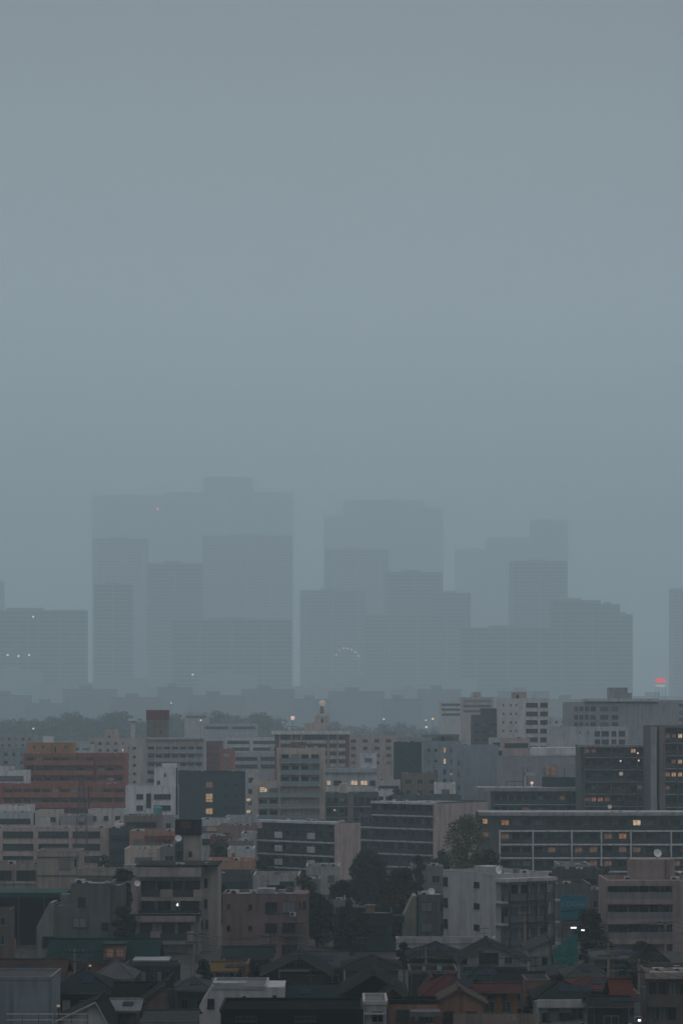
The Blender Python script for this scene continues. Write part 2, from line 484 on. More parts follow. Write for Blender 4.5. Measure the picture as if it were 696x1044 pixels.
# ---------------------------------------------------------------- pitched-roof houses
LOTS = []
class House:
    """x0..x1: wall columns, ye: row of the front eave, yr: row of the ridge. kind: gable (gable end to us), side (roof slope to us), hip, shed, flat.
    The distance follows from the height of the eave above the ground."""
    def __init__(s, name, label, x0, x1, ye, yr, c='cream', roof='dark', kind='gable', ze=5.8, D=8.0, over=.55, trim='mud', group=None, peak=None, cat='house', yaw=0.0, flue=False, Y=None):
        s.Y = Y or (CH - ze) * F / (ye - HZ); s.S = F / s.Y; s.x0, s.x1 = x0, x1
        s.ze = CH - (ye - HZ) / s.S
        for _ in range(3):                         # keep clear of the neighbours already standing
            for X0, X1, Y0, Y1 in LOTS:
                a0, a1 = wx(x0, s.Y) - .3, wx(x1, s.Y) + .3
                if a1 < X0 or a0 > X1: continue
                if s.Y <= Y0 < s.Y + D + .4: D = max(3.2, Y0 - s.Y - .4)
                if Y0 < s.Y < Y1 + .4 or s.Y <= Y0 < s.Y + D + .3:
                    s.Y = Y1 + .5; s.S = F / s.Y; s.ze = CH - (ye - HZ) / s.S
        LOTS.append((wx(x0, s.Y), wx(x1, s.Y), s.Y, s.Y + D))
        s.W = (x1 - x0) / s.S; s.D = D; s.c = c; s.kind = kind
        Yr = s.Y + (0 if kind == 'gable' else D / 2 if kind != 'shed' else D)
        zr = CH - (yr - HZ) * Yr / F
        s.zr = max(zr, s.ze + .25) if kind != 'flat' else s.ze
        s.root = root_empty(name, label, cat, (wx(x0, s.Y), s.Y, 0), R(yaw), group)
        W, ze, zr = s.W, s.ze, s.zr
        px = (peak - x0) / s.S if peak else W / 2
        FOOT.append((name + '|' + label, [(s.root.location.x + u, s.Y + v) for u, v in ((0, 0), (W, 0), (W, D), (0, D))]))
        wm = wall_mat(c + '_aged'); rm = tile_mat(roof); tm = wall_mat(trim + '_aged', .3)  # wall and trim colours carry the painted foreground dimness
        s.wm = wm
        w = MB(); t = .16; o = over
        if kind == 'gable':
            w.prism([(0, -.5), (W, -.5), (W, ze), (px, zr), (0, ze)], 0, D)
            wo = w.build('wall', wm, s.root)
            rf = MB(); sl = (zr - ze) / max(px, .1); sr = (zr - ze) / max(W - px, .1); g = .01
            L = [(-o, ze - o * sl + g), (px, zr + g), (px, zr + t + g), (-o, ze - o * sl + t + g)]
            Rr = [(px, zr + g), (W + o, ze - o * sr + g), (W + o, ze - o * sr + t + g), (px, zr + t + g)]
            rf.prism(L, -o, D + o); rf.prism(Rr, -o, D + o)
            ro = rf.build('roof', rm, s.root)
            v = MB(); b = .15
            v.prism([(-o, ze - o * sl + g - b + t), (px, zr + g - b + t), (px, zr + t + g + .02), (-o, ze - o * sl + t + g + .02)], -o - .05, -o - .003)
            v.prism([(px, zr + g - b + t), (W + o, ze - o * sr + g - b + t), (W + o, ze - o * sr + t + g + .02), (px, zr + t + g + .02)], -o - .05, -o - .003)
            v.build('bargeboard', tm, ro)
            k = MB(); k.box(px - .14, px + .14, -o, D + o, zr + t * .6, zr + t + .14); k.build('ridge_cap', rm, ro)
        elif kind in ('side', 'hip'):
            hx = min(W * .48, D * .5) if kind == 'hip' else 0.0
            w.box(0, W, 0, D, -.5, ze)
            if kind == 'side':
                for x in (0.0, W - .2):
                    n = len(w.v); w.v += [(x, 0, ze), (x, D, ze), (x, D / 2, zr), (x + .2, 0, ze), (x + .2, D, ze), (x + .2, D / 2, zr)]
                    for q in ((0, 2, 1), (3, 4, 5), (0, 3, 5, 2), (2, 5, 4, 1)): w.f.append(tuple(n + i for i in q)); w.m.append(0)
            wo = w.build('wall', wm, s.root)
            sl = (zr - ze) / (D / 2)
            za = ze - o * sl + .01
            rf = MB()
            if kind == 'side':
                rf.hexa([(-o, -o, za), (W + o, -o, za), (W + o, D / 2, zr + .01), (-o, D / 2, zr + .01), (-o, -o, za + t), (W + o, -o, za + t), (W + o, D / 2, zr + t), (-o, D / 2, zr + t)])
                rf.hexa([(-o, D / 2, zr + .01), (W + o, D / 2, zr + .01), (W + o, D + o, za), (-o, D + o, za), (-o, D / 2, zr + t), (W + o, D / 2, zr + t), (W + o, D + o, za + t), (-o, D + o, za + t)])
            else:
                A, B_, C_, D_ = (-o, -o, za), (W + o, -o, za), (W + o, D + o, za), (-o, D + o, za)
                pxl, pxr = (hx, W - hx)
                if peak: pxl = pxr = px
                E, F_ = (pxl, D / 2, zr), (pxr, D / 2, zr)
                up = lambda p: (p[0], p[1], p[2] + t)
                rf.poly([up(A), up(B_), up(F_), up(E)]); rf.poly([up(B_), up(C_), up(F_)]); rf.poly([up(C_), up(D_), up(E), up(F_)]); rf.poly([up(D_), up(A), up(E)])
                rf.poly([A, D_, C_, B_])
                for p, q in ((A, B_), (B_, C_), (C_, D_), (D_, A)): rf.poly([p, q, up(q), up(p)])
            ro = rf.build('roof', rm, s.root)
            k = MB()
            if kind == 'side': k.box(-o, W + o, D / 2 - .15, D / 2 + .15, zr + .05, zr + t + .12)
            else:
                k.tube([(pxl, D / 2, zr + t), (pxr + .01, D / 2, zr + t)], .12)
                for p, q in ((A, E), (B_, F_)): k.tube([(p[0], p[1], p[2] + t), (q[0], q[1], q[2] + t)], .1)
            k.build('ridge_cap', tile_mat(roof), ro)
            gt = MB(); gt.box(-o, W + o, -o - .13, -o - .005, za - .02, za + .1); gt.build('gutter', tm, ro)
        elif kind == 'shed':
            w.hexa([(0, 0, -.5), (W, 0, -.5), (W, D, -.5), (0, D, -.5), (0, 0, ze), (W, 0, ze), (W, D, zr), (0, D, zr)])
            wo = w.build('wall', wm, s.root)
            sl = (zr - ze) / D; rf = MB()
            p = [(-o, -o, ze - o * sl + .01), (W + o, -o, ze - o * sl + .01), (W + o, D + o, zr + o * sl + .01), (-o, D + o, zr + o * sl + .01)]
            rf.hexa(p + [(a, b, c2 + t) for a, b, c2 in p]); ro = rf.build('roof', rm, s.root)
            gt = MB(); gt.box(-o, W + o, -o - .13, -o - .005, ze - o * sl - .05, ze - o * sl + .12); gt.build('gutter', tm, ro)
        else:
            w.box(0, W, 0, D, -.5, ze - .35); wo = w.build('wall', wm, s.root)
            rf = MB(); rf.box(.15, W - .15, .15, D - .15, ze - .36, ze - .25); ro = rf.build('roof', rm, s.root)
            q = MB()
            for b in ((-.1, W + .1, -.1, .12), (-.1, W + .1, D - .12, D + .1), (-.1, .12, .12, D - .12), (W - .12, W + .1, .12, D - .12)): q.box(*b, ze - .36, ze)
            q.build('parapet', tm, s.root)
        s.ro = ro
        if flue: 
            k = MB(); k.box(W * .7, W * .7 + .5, D * .4, D * .4 + .5, ze, zr + .9); k.build('chimney', wall_mat('grey'), ro)
    def lz(s, py): return CH - (py - HZ) / s.S
    def lx(s, px): return (px - s.x0) / s.S
    def win(s, px0, py0, px1, py1, g=None, n=2, framed='a', name='window', yo=0.0):
        u0, u1 = s.lx(px0), s.lx(px1); z1, z0 = s.lz(py0), s.lz(py1)
        return put_window(s.root, u1 - u0, z1 - z0, ((u0 + u1) / 2, yo - .012, z0), 0, n, g or pick(DARKMIX), framed, True, name)
    def box(s, px0, px1, pyt, pyb, y0, y1, c, name):
        mb = MB(); mb.box(s.lx(px0), s.lx(px1), y0, y1, s.lz(pyb), s.lz(pyt)); return mb.build(name, wall_mat(c + '_aged') if isinstance(c, str) else c, s.root)  # _aged: painted foreground dimness in the colour
    def auto(s, n=2, lit=0.0):
        """two storeys of windows below the eave, a door, an air conditioner"""
        for j in range(2):
            z = s.ze - 2.05 - 2.8 * j
            if z < .4: break
            for i in range(n):
                w = min(1.8, s.W / n * rng.uniform(.4, .6))
                put_window(s.root, w, 1.15, (s.W * (i + .5) / n + rng.uniform(-.2, .2), -.012, z), 0, 2, rng.choice(['e', 'w']) if rng.random() < lit else pick(DARKMIX), rng.choice('ak'), True)
        put_window(s.root, .95, 2.0, (s.W * .5, -.012, .02), 0, 1, 'd', 'k', True, 'door')
        ac_unit(s.root, s.W * .85, -.3, max(.1, s.ze - 2.9), .9)
        if rng.random() < .75: antenna(s.root, s.W * rng.uniform(.3, .7), s.D * .5, s.zr - .2, rng.choice([2.0, 2.6]))
        if s.kind in ('side', 'hip') and rng.random() < .4:
            q = MB(); f0 = rng.uniform(.3, .6); sl = (s.zr - s.ze) / (s.D / 2)
            for k_ in range(rng.choice([1, 2, 3])):
                x = s.W * f0 + k_ * 1.15; y0, y1 = s.D * .14, s.D * .34
                q.hexa([(x, y0, s.ze + y0 * sl + .17), (x + 1.05, y0, s.ze + y0 * sl + .17), (x + 1.05, y1, s.ze + y1 * sl + .17), (x, y1, s.ze + y1 * sl + .17), (x, y0, s.ze + y0 * sl + .25), (x + 1.05, y0, s.ze + y0 * sl + .25), (x + 1.05, y1, s.ze + y1 * sl + .25), (x, y1, s.ze + y1 * sl + .25)])
            q.build('solar_panel', plain_mat('solar_panel', (.015, .02, .035), .9), s.ro)
        mb = MB(); mb.cone((.12, -.08, 0), (.12, -.08, s.ze - .1), .045, .045, 6); mb.build('downpipe', M_METAL, s.root)

# ---------------------------------------------------------------- trees
def leaf_mat(name, rgb, var=.5):
    if name in MATS: return MATS[name]
    m, nt, b = new_mat(name)
    tc = node(nt, 'ShaderNodeTexCoord')
    n2 = node(nt, 'ShaderNodeTexNoise'); n2.inputs['Scale'].default_value = .55; n2.inputs['Detail'].default_value = 5
    nt.links.new(tc.outputs['Object'], n2.inputs['Vector'])
    cr = node(nt, 'ShaderNodeMapRange'); cr.inputs['From Min'].default_value = .3; cr.inputs['From Max'].default_value = .7
    nt.links.new(n2.outputs['Fac'], cr.inputs['Value'])
    mx = node(nt, 'ShaderNodeMix', data_type='RGBA')
    mx.inputs['A'].default_value = (*[v * (1 - var) for v in rgb], 1); mx.inputs['B'].default_value = (rgb[0] * (1 + var * 1.2), rgb[1] * (1 + var), rgb[2] * (1 + var * .6), 1)
    nt.links.new(cr.outputs['Result'], mx.inputs['Factor']); nt.links.new(mx.outputs['Result'], b.inputs['Base Color'])
    b.inputs['Roughness'].default_value = .9; b.inputs['Specular IOR Level'].default_value = .0
    MATS[name] = m
    return m

LEAF = {'dark': leaf_mat('leaves_dark_green', (.024, .032, .020)), 'mid': leaf_mat('leaves_green', (.045, .060, .032)),
        'rust': leaf_mat('leaves_rust', (.050, .034, .018)), 'yellow': leaf_mat('leaves_yellow_green', (.085, .085, .035)), 'far': leaf_mat('leaves_far', (.035, .05, .035))}
M_BARK = plain_mat('bark', (.06, .048, .038), .9)

def leaf_cloud(lobes, n, size, r, gap=.25):
    """leaf-sized faces scattered in uneven lobes (x, y, z, radius, flattening)"""
    vol = [l[3] ** 2.4 for l in lobes]; mb = MB()
    for _ in range(n):
        lx, ly, lz, lr, fl = r.choices(lobes, vol)[0]
        d = Vector((r.gauss(0, 1), r.gauss(0, 1), r.gauss(0, 1))).normalized()
        q = lr * (r.random() ** .38) * r.uniform(.82, 1.1)
        c = Vector((lx, ly, lz)) + Vector((d.x * q, d.y * q, d.z * q * fl))
        u = Vector((r.gauss(0, 1), r.gauss(0, 1), r.gauss(0, .6))).normalized(); w = u.cross(Vector((r.gauss(0, 1), r.gauss(0, 1), r.gauss(0, 1)))).normalized()
        s1 = size * r.uniform(.6, 1.4); s2 = s1 * r.uniform(.45, .8)
        mb.poly([c - u * s1 * .5, c + w * s2 * .5, c + u * s1 * .5, c - w * s2 * .5])
    return mb

def tree(label, px0, px1, pyt, Y, leaf='dark', n=2600, size=.42, seed=1, tall=None, name='tree', flat=.8, nl=11, lean=0, base=0.0):
    r = random.Random(seed)
    X = wx((px0 + px1) / 2, Y); rad = (px1 - px0) / 2 * Y / F; top = wz(pyt, Y); zb = gz(Y) + base
    H = top - zb
    ch = min(H * .85, rad * 2 * flat * 1.55)
    t = root_empty(name, label, 'tree', (X, Y + rad, zb))
    lobes = []
    for i in range(nl):
        zz = H - ch + ch * (i + .4) / nl
        k = math.sin(math.pi * min(.97, (zz - H + ch) / ch * .82 + .16))
        an = i * 2.4 + r.uniform(-.5, .5); q = rad * k * r.uniform(.35, .66)
        lobes.append((q * math.cos(an), q * math.sin(an), min(zz, H - rad * .28), rad * r.uniform(.36, .54), r.uniform(.65, .95)))
    mb = MB(); h1 = H - ch * .75
    mb.cone((0, 0, -.4), (lean * .3, 0, h1 * .6), rad * .075 + .1, rad * .06 + .07, 9); mb.cone((lean * .3, 0, h1 * .6), (lean, 0, H - ch * .25), rad * .06 + .07, .06, 9)
    for l in lobes:
        z0 = max(h1 * .7, l[2] - ch * .35)
        mid = (l[0] * .45, l[1] * .45, z0 + (l[2] - z0) * .4)
        mb.cone((lean * .5, 0, z0), mid, rad * .03 + .05, rad * .022 + .03, 6); mb.cone(mid, l[:3], rad * .022 + .03, .02, 5)
    mb.build('trunk', M_BARK, t)
    leaf_cloud(lobes, int(n * 1.25), size, r).build('crown', LEAF[leaf], t)
    return t

# ---------------------------------------------------------------- poles, wires, lamps
def utility_pole(label, px, pyt, Y, transformer=True, arms=2):
    top = wz(pyt, Y); t = root_empty('utility_pole', label, 'pole', (wx(px, Y), Y, gz(Y)), rng.uniform(-.5, .5))
    mb = MB(); mb.cone((0, 0, -.5), (0, 0, top), .20, .13, 10); mb.build('shaft', wall_mat('mud'), t)
    for i in range(arms):
        z = top - .4 - 1.0 * i
        c = MB(); c.box(-1.1, 1.1, -.22, -.12, z, z + .1, 0)
        for x in (-1.0, -.5, .5, 1.0): c.cone((x, -.17, z + .1), (x, -.17, z + .34), .05, .035, 8, 1)
        c.build('crossarm', [M_DARKMETAL, M_INSULATOR], t)
    if transformer:
        q = MB(); q.cone((.42, -.05, top - 4.0), (.42, -.05, top - 2.9), .3, .3, 12); q.box(.08, .2, -.1, .1, top - 3.7, top - 3.2); q.build('transformer', M_METAL, t)
    st = MB()
    for k in range(9): st.box(.1, .3, -.012, .012, 2 + k * .8, 2.03 + k * .8); st.box(-.3, -.1, -.012, .012, 2.4 + k * .8, 2.43 + k * .8)
    st.build('step_bolt', M_DARKMETAL, t)
    t['top'] = top
    return t

def wires(label, a, b, offs, sag=1.0, r=.022):
    mb = MB()
    A, B_ = Vector(a), Vector(b)
    for dx, dz in offs:
        pts = []
        for i in range(15):
            q = i / 14; p = A.lerp(B_, q); pts.append((p.x + dx, p.y, p.z + dz - sag * 4 * q * (1 - q)))
        mb.tube(pts, r, 5)
    o = mb.build('power_cable', M_WIRE); return tag(o, label, 'cable')

# ================================================================ setting
def facade_mat(c, fl=3.6, bay=3.2):
    """far facade: storeys of dark glazing between spandrels, by wall position"""
    key = ('facade', c, fl, bay)
    if key in MATS: return MATS[key]
    m, nt, b = new_mat('facade_' + c)
    rgb = PAL[c]
    tc = node(nt, 'ShaderNodeTexCoord'); sp = node(nt, 'ShaderNodeSeparateXYZ'); nt.links.new(tc.outputs['Object'], sp.inputs['Vector'])
    ad = node(nt, 'ShaderNodeMath', operation='ADD'); nt.links.new(sp.outputs['X'], ad.inputs[0]); nt.links.new(sp.outputs['Y'], ad.inputs[1])
    cb = node(nt, 'ShaderNodeCombineXYZ'); nt.links.new(ad.outputs[0], cb.inputs['X']); nt.links.new(sp.outputs['Z'], cb.inputs['Y'])
    br = node(nt, 'ShaderNodeTexBrick', offset=0.0)
    br.inputs['Scale'].default_value = 1.0; br.inputs['Brick Width'].default_value = bay; br.inputs['Row Height'].default_value = fl
    br.inputs['Mortar Size'].default_value = .55 if bay < 8 else 1.7; br.inputs['Mortar Smooth'].default_value = .0
    br.inputs['Color1'].default_value = (.030, .036, .04, 1); br.inputs['Color2'].default_value = (.055, .062, .066, 1)
    br.inputs['Mortar'].default_value = (*rgb, 1)
    nt.links.new(cb.outputs[0], br.inputs['Vector']); nt.links.new(br.outputs['Color'], b.inputs['Base Color'])
    b.inputs['Roughness'].default_value = .5
    MATS[key] = m
    return m

PAL['ground'] = (.06, .058, .055)
def grid_ground():
    mb = MB(); xs = [-5400, -1500, -600, -200, 0, 200, 600, 1500, 5400]
    ys = [-250, 0, 150, 250, 350, 450, 600, 800, 1000, 1060, 1120, 1180, 1240, 1300, 1360, 1420, 1480, 2000, 3000, 5000, 12400]
    n = len(xs)
    for y in ys:
        for x in xs: mb.v.append((x, y, gz(y)))
    for j in range(len(ys) - 1):
        for i in range(n - 1):
            mb.f.append((j * n + i, j * n + i + 1, (j + 1) * n + i + 1, (j + 1) * n + i)); mb.m.append(0)
    o = mb.build('ground', wall_mat('ground', .4)); tag(o, kind='structure'); return o
grid_ground()

# a lane between the foreground houses and the street with the lamps
def road(name, x0, x1, y0, y1):
    mb = MB(); mb.box(x0, x1, y0, y1, -.2, .02); o = mb.build(name, plain_mat('asphalt', (.045, .045, .047), .9)); tag(o, kind='structure')
road('road', -120, 120, 303, 307.5)
road('road', 46, 51, 308, 420)

# ---------------------------------------------------------------- skyscrapers in the fog
def tower(label, parts, Y, D=45, c='tower', lamps=(), cat='skyscraper', fl=8.5, bay=64.0):
    """parts: (x0, x1, top row, front offset) blocks of one high-rise"""
    x0 = min(p[0] for p in parts); x1 = max(p[1] for p in parts)
    t = root_empty('skyscraper', label, cat, (wx((x0 + x1) / 2, Y), Y, gz(Y)))
    fm = facade_mat(c, fl, bay)
    for a, b_, yt, off in parts:
        mb = MB(); u0, u1 = wx(a, Y) - t.location.x, wx(b_, Y) - t.location.x; z1 = wz(yt, Y) - gz(Y)
        mb.box(u0, u1, off, off + D, -2, z1 - 2); mb.build('wall', fm, t)
        rb = MB(); rb.box(u0 + .8, u1 - .8, off + .8, off + D - .8, z1 - 1.998, z1 - .3)
        rb.box(u0 - .2, u1 + .2, off - .2, off + .8, z1 - 1.996, z1); rb.box(u0 - .2, u0 + .8, off + .8, off + D, z1 - 1.996, z1); rb.box(u1 - .8, u1 + .2, off + .8, off + D, z1 - 1.996, z1)
        rb.box(u0 + (u1 - u0) * .3, u0 + (u1 - u0) * .62, off + D * .3, off + D * .7, z1 - .3, z1 + 5)
        rb.build('roof', wall_mat('tower'), t)
        k = max(4, int((u1 - u0) / 22)); f = MB()
        for i in range(k + 1):
            x = u0 + (u1 - u0) * i / k; f.box(x - .5, x + .5, off - .8, off - .01, 0, z1 - 2.5)
        f.build('pier', wall_mat(c), t)
    for px, py, kind in lamps:
        mb = MB(); z = wz(py, Y) - gz(Y); x = wx(px, Y) - t.location.x
        mb.ball((x, -3.2, z), 2.0, 10); mb.box(x - .15, x + .15, -3.2, -.8, z - .1, z + .1)
        mb.build('aviation_light' if kind == 'r' else 'lamp', EMIT[kind], t)
    return t

EMIT = {'r': lit_mat('lamp_red', (1, .12, .12), 30), 'W': lit_mat('lamp_white', (.9, .95, 1), 1.2), 'k': lit_mat('lamp_pink', (1, .66, .55), .5),
        'w': lit_mat('lamp_warm', (1, .62, .3), .7), 'a': lit_mat('lamp_arc', (1, .55, .30), 1.2), 's': lit_mat('street_lamp_light', (.92, .95, 1), 1.3), 'n': lit_mat('neon_red', (1, .10, .13), .6), 'g': lit_mat('neon_pale', (.7, .9, .8), .35), 'G': lit_mat('globe_glow', (1, .80, .66), .16),
        'o': lit_mat('lamp_orange', (1, .45, .12), .12), 'q': lit_mat('small_lamp', (.95, .97, 1), .5)}

tower('broad faint skyscraper with one red lamp near its top, leftmost tall one in the fog', [(94, 173, 505, 0)], 9700, 70, lamps=[(160.5, 519, 'r')])
tower('added grey skyscraper in front of the leftmost tall one, its top lower', [(94.5, 150, 549, 0)], 6800, 60)  # added in front so the tall tower fades upward in steps
tower('added darker narrow tower at the foot of the leftmost tall one', [(96, 134, 596, 0)], 5200, 50)  # added as the darkest step of that fade
tower('very tall faint stepped skyscraper with two red lamps, second from the left', [(168, 213, 502, 12), (207, 258, 486, 20), (252, 299, 502, 0)], 9800, 70, lamps=[(228.5, 513, 'r'), (264.5, 512, 'r')])
tower('added grey skyscraper in front of the very tall stepped one, right part', [(206, 298, 546, 0)], 6900, 60)  # added as a middle step of the stepped tower's fade
tower('added grey tower between the two tall left skyscrapers, lower than both', [(150, 206, 574, 0)], 5700, 50)  # added as a lower step in the fade of both neighbours
tower('low wide fogbound slab at the left picture edge with a row of small lights', [(-30, 87, 622, 0)], 4950, 50, 'towerdark', lamps=[(34, 629, 'W'), (8, 668, 'W'), (19, 669, 'W'), (30, 668, 'W')])
tower('narrow fogbound tower cut by the left picture edge above the wide slab', [(-40, 3, 592, 0)], 7000, 40)
tower('mid height fogbound block in front of the twin skyscraper, with pale corner and white lamp', [(176, 297, 632, 0)], 4950, 40, 'tower', lamps=[(196.5, 688, 'W')], cat='office block')
tower('fogbound block with an arc of small orange lights on its front', [(306, 372, 602, 0)], 6000, 45, 'tower', lamps=[(343, 668, 'a'), (346, 663, 'a'), (350, 661, 'a'), (354, 661, 'a'), (358, 662.5, 'a'), (362, 665, 'a'), (365, 669, 'a')], cat='office block')
tower('faint tall skyscraper with stepped shoulders in the middle of the fog', [(330, 354, 526, 10), (350, 432, 510, 0), (428, 452, 518, 8)], 9800, 60)
tower('added grey tower before the faint middle skyscraper, left half', [(331, 396, 560, 0)], 6900, 55)  # added to grade the middle tower paler towards its top
tower('added grey slab before the faint middle skyscraper, right half', [(392, 451, 583, 0)], 5800, 50)  # added as the second, darker step of that grading
tower('faint stepped skyscraper to the right of the middle one, highest step on its right', [(464, 500, 560, 0), (496, 545, 548, 6), (541, 579, 530, 10)], 9200, 60)
tower('added grey tower before the stepped skyscraper, right step', [(520, 578, 572, 0)], 5900, 50)  # added so the stepped tower behind dims towards its foot
tower('dark fogbound tower with a chamfered right shoulder, at the right of the cluster', [(562, 612, 612, 0), (610, 632, 616, 4), (630, 645, 626, 8)], 4950, 45, 'towerdark')
tower('low fogbound block linking the two stepped skyscrapers', [(372, 466, 626, 0), (440, 480, 604, 20)], 5500, 50, 'tower', cat='office block')
tower('low dark fogbound block at the foot of the stepped skyscraper', [(470, 566, 640, 0)], 4950, 45, 'towerdark', cat='office block')
tower('faint tower cut by the right picture edge', [(684, 730, 600, 0)], 6340, 45)
for px0, px1, yt, Y in ((-10, 42, 684, 4920), (40, 93, 696, 4690), (95, 150, 692, 4800), (148, 205, 702, 4480), (203, 262, 688, 4920), (258, 309, 700, 4590), (305, 345, 702, 4690), (343, 402, 694, 4920), (398, 440, 704, 4370),
                        (436, 486, 692, 4920), (520, 582, 696, 4590), (578, 640, 702, 4480), (640, 700, 710, 4370), (484, 524, 704, 4280), (-14, 30, 709, 3240), (26, 70, 717, 3040), (64, 118, 703, 3350), (112, 164, 711, 2960), (160, 196, 701, 3430), (192, 250, 709, 3080), (246, 300, 703, 3320), (298, 338, 713, 3000), (334, 392, 705, 3390), (388, 430, 713, 3040), (426, 470, 703, 3280), (466, 512, 711, 3040), (508, 560, 705, 3350), (556, 604, 713, 3000), (600, 652, 717, 3120), (648, 704, 723, 2960)):
    b = Bld('office_block', 'hazy low block in the fog between the woods and the skyscrapers', px0, px1, yt, Y, rng.choice(['grey', 'bluegrey', 'concrete']), 25, parapet=1.2, cat='office block', group='faded low blocks below the skyscrapers')
    b.root.children[0].data.materials[0] = facade_mat(b.c, 3.4, 3.0)
    b.pent(px0 + (px1 - px0) * .3, px0 + (px1 - px0) * .55, yt - 4, 6, 8)

# lit roof sign far right, and lamps in the haze
t = root_empty('roof_sign', 'glowing red neon roof sign in the haze at the right', 'sign', (wx(672, 2600), 2590, gz(2600)))
mb = MB(); mb.prism([(6.2 * math.cos(q), (wz(694, 2600) - 22) + 2.8 * math.sin(q)) for q in [i * math.pi / 12 for i in range(24)]], 0, 1.0); mb.build('panel', EMIT['n'], t)
mb = MB(); mb.box(-5, 5, -.1, 1, wz(700.5, 2600) - 22, wz(698.5, 2600) - 22); mb.build('lower_panel', EMIT['g'], t)
mb = MB()
for x in (-5, -2, 2, 5): mb.box(x - .2, x + .2, .3, .7, 0, wz(700.6, 2600) - 22)
mb.build('post', M_METAL, t)

# the woods
def woods(x0, x1, Y, top_fn, n, seed):
    r = random.Random(seed); mb = MB()
    lob = []
    px = x0
    while px < x1:
        y = Y + r.uniform(-40, 90); tp = wz(top_fn(px) + r.uniform(-2.5, 4), y); X = wx(px, y); zb = gz(y)
        h = max(5, tp - zb); rad = r.uniform(5, 9)
        k = max(1, int(h / 5))
        for i in range(k): lob.append((X + r.uniform(-2, 2), y + r.uniform(-2, 2), zb + h * (i + .6) / k - rad * .2, rad * (1 - .25 * i / k), .85))
        px += r.uniform(1.8, 4)
    c = leaf_cloud(lob, n, 2.0, r)
    o = c.build('woods', LEAF['far']); tag(o, 'dark hazy woods in front of the skyscrapers', 'woods', kind='stuff'); return o
def topf(px):
    return 733 + 5 * math.sin(px * .045) + 3 * math.sin(px * .13 + 1) - (5 if 160 < px < 200 or 40 < px < 70 else 0)
woods(-20, 285, 2000, topf, 42000, 3)
woods(285, 490, 2300, lambda p: 741 + 3 * math.sin(p * .09), 18000, 4)
woods(480, 720, 2500, lambda p: 742 + 2 * math.sin(p * .11), 14000, 5)
def lamp_post(label, px, py, Y, kind, r=.5, group=None, name='street_lamp'):
    z = wz(py, Y) - gz(Y)
    t = root_empty(name, label, 'lamp', (wx(px, Y), Y, gz(Y)), 0, group)
    mb = MB(); mb.cone((0, .1, 0), (0, .1, z + .1), .12, .08, 8); mb.build('post', M_DARKMETAL, t)
    mb = MB(); mb.ball((0, -.05, z), r, 10, 0, .8); mb.build('globe', EMIT[kind], t)
    return t
lamp_post('pair of hazy orange lamps over the woods, upper lamp', 441, 733, 1350, 'w', .7)
lamp_post('hazy orange lamp over the woods beside the brighter one', 434, 734.5, 1345, 'w', .45)
lamp_post('greenish white lamp just below the orange lamps over the woods', 434.5, 741.5, 1340, 'q', .7)
lamp_post('small white lamp on the woods behind the cream building with the globe', 391, 733.5, 1340, 'q', .6)
lamp_post('white lamp glowing by the pale shed roof in the woods', 204.5, 734.5, 1340, 'w', .6)
lamp_post('tiny white lamp above the woods left of the dark roof tower', 174.5, 717, 1400, 'q', .5)
lamp_post('tiny pale lamp low in the woods at the left', 34, 743, 1330, 'q', .6)

# ---------------------------------------------------------------- far town, Y 1300 .. 850
def filler(label, x0, x1, yt, Y, c, kind='punched', fl=3, cat='building', D=12, clut=1, lit=.02, bay=3.6, name='building', ant=False, pent=None, roof='roofgrey', a=0, side=None, lites=('w', 'e', 'y'), mix=DARKMIX):
    b = Bld(name, label, x0, x1, yt, Y, c, D, a, side, cat, roof=roof)
    b.auto(kind, fl, bay, lit=lit, lites=lites, mix=mix)
    if side and a: b.auto('punched', fl, 4.2, f='L' if a > 0 else 'R', lit=0)
    if pent: b.pent(*pent)
    b.clutter(clut, clut, False, ant, int(x0 * 7))
    return b
filler('pale blocky shed in the woods with a lamp beside it', 188, 212, 727, 1380, 'palegrey', 'ribbon', 1, lit=0)
filler('long low pale roofed hall in the woods right of the shed', 207, 262, 738, 1330, 'roofpale', 'ribbon', 1, lit=0, roof='roofpale')
filler('hazy pink block far behind the dark stepped block, left part', 448, 478, 715, 1500, 'offwhite', 'ribbon', 3, lit=0)
filler('hazy pale block with roof stairs behind the dark stepped block', 470, 503, 711, 1450, 'pink', 'ribbon', 3, lit=0, pent=(482, 490, 706))
filler('distant pale row of flats with tiny dark windows at the far left', -8, 34, 749, 1180, 'grey', 'punched', 4)
filler('narrow grey block with dark holes beside the orange roof house', -6, 26, 763, 900, 'bluegrey', 'punched', 4, bay=3.0)
filler('pinkish stepped block behind the red flats, its roof box tall', 90, 138, 753, 1080, 'pink', 'punched', 3, pent=(106, 120, 743), ant=True)
filler('pale slim block with open roof deck between red flats and pink block', 72, 93, 759, 1010, 'palegrey', 'balcony', 3)
filler('low white long block behind the terraced beige flats', 230, 282, 752, 1090, 'offwhite', 'ribbon', 3, lit=0, D=16)
filler('pale flat roofed hall left of the terraced beige flats', 238, 290, 768, 960, 'palegrey', 'ribbon', 2, lit=0, roof='roofpale', D=20)
b = filler('long pinkish flats with square dark windows right of the globe building', 354, 414, 750, 1010, 'pink', 'punched', 4, bay=4.6)
b.pent(392, 404, 747, 2, 5, 'grey')
filler('grey mid block behind the ribbed teal building', 404, 440, 752, 980, 'grey', 'ribbon', 3)
filler('dim block with dark flat roof below the orange lamps', 430, 468, 749, 1120, 'slate', 'ribbon', 2, lit=0)
filler('pale row of flats behind the white office, right of it', 556, 600, 732, 1250, 'palegrey', 'punched', 3)
filler('hazy pale terraced block left of the large grey block', 568, 606, 738, 1130, 'offwhite', 'punched', 3, bay=3.0)
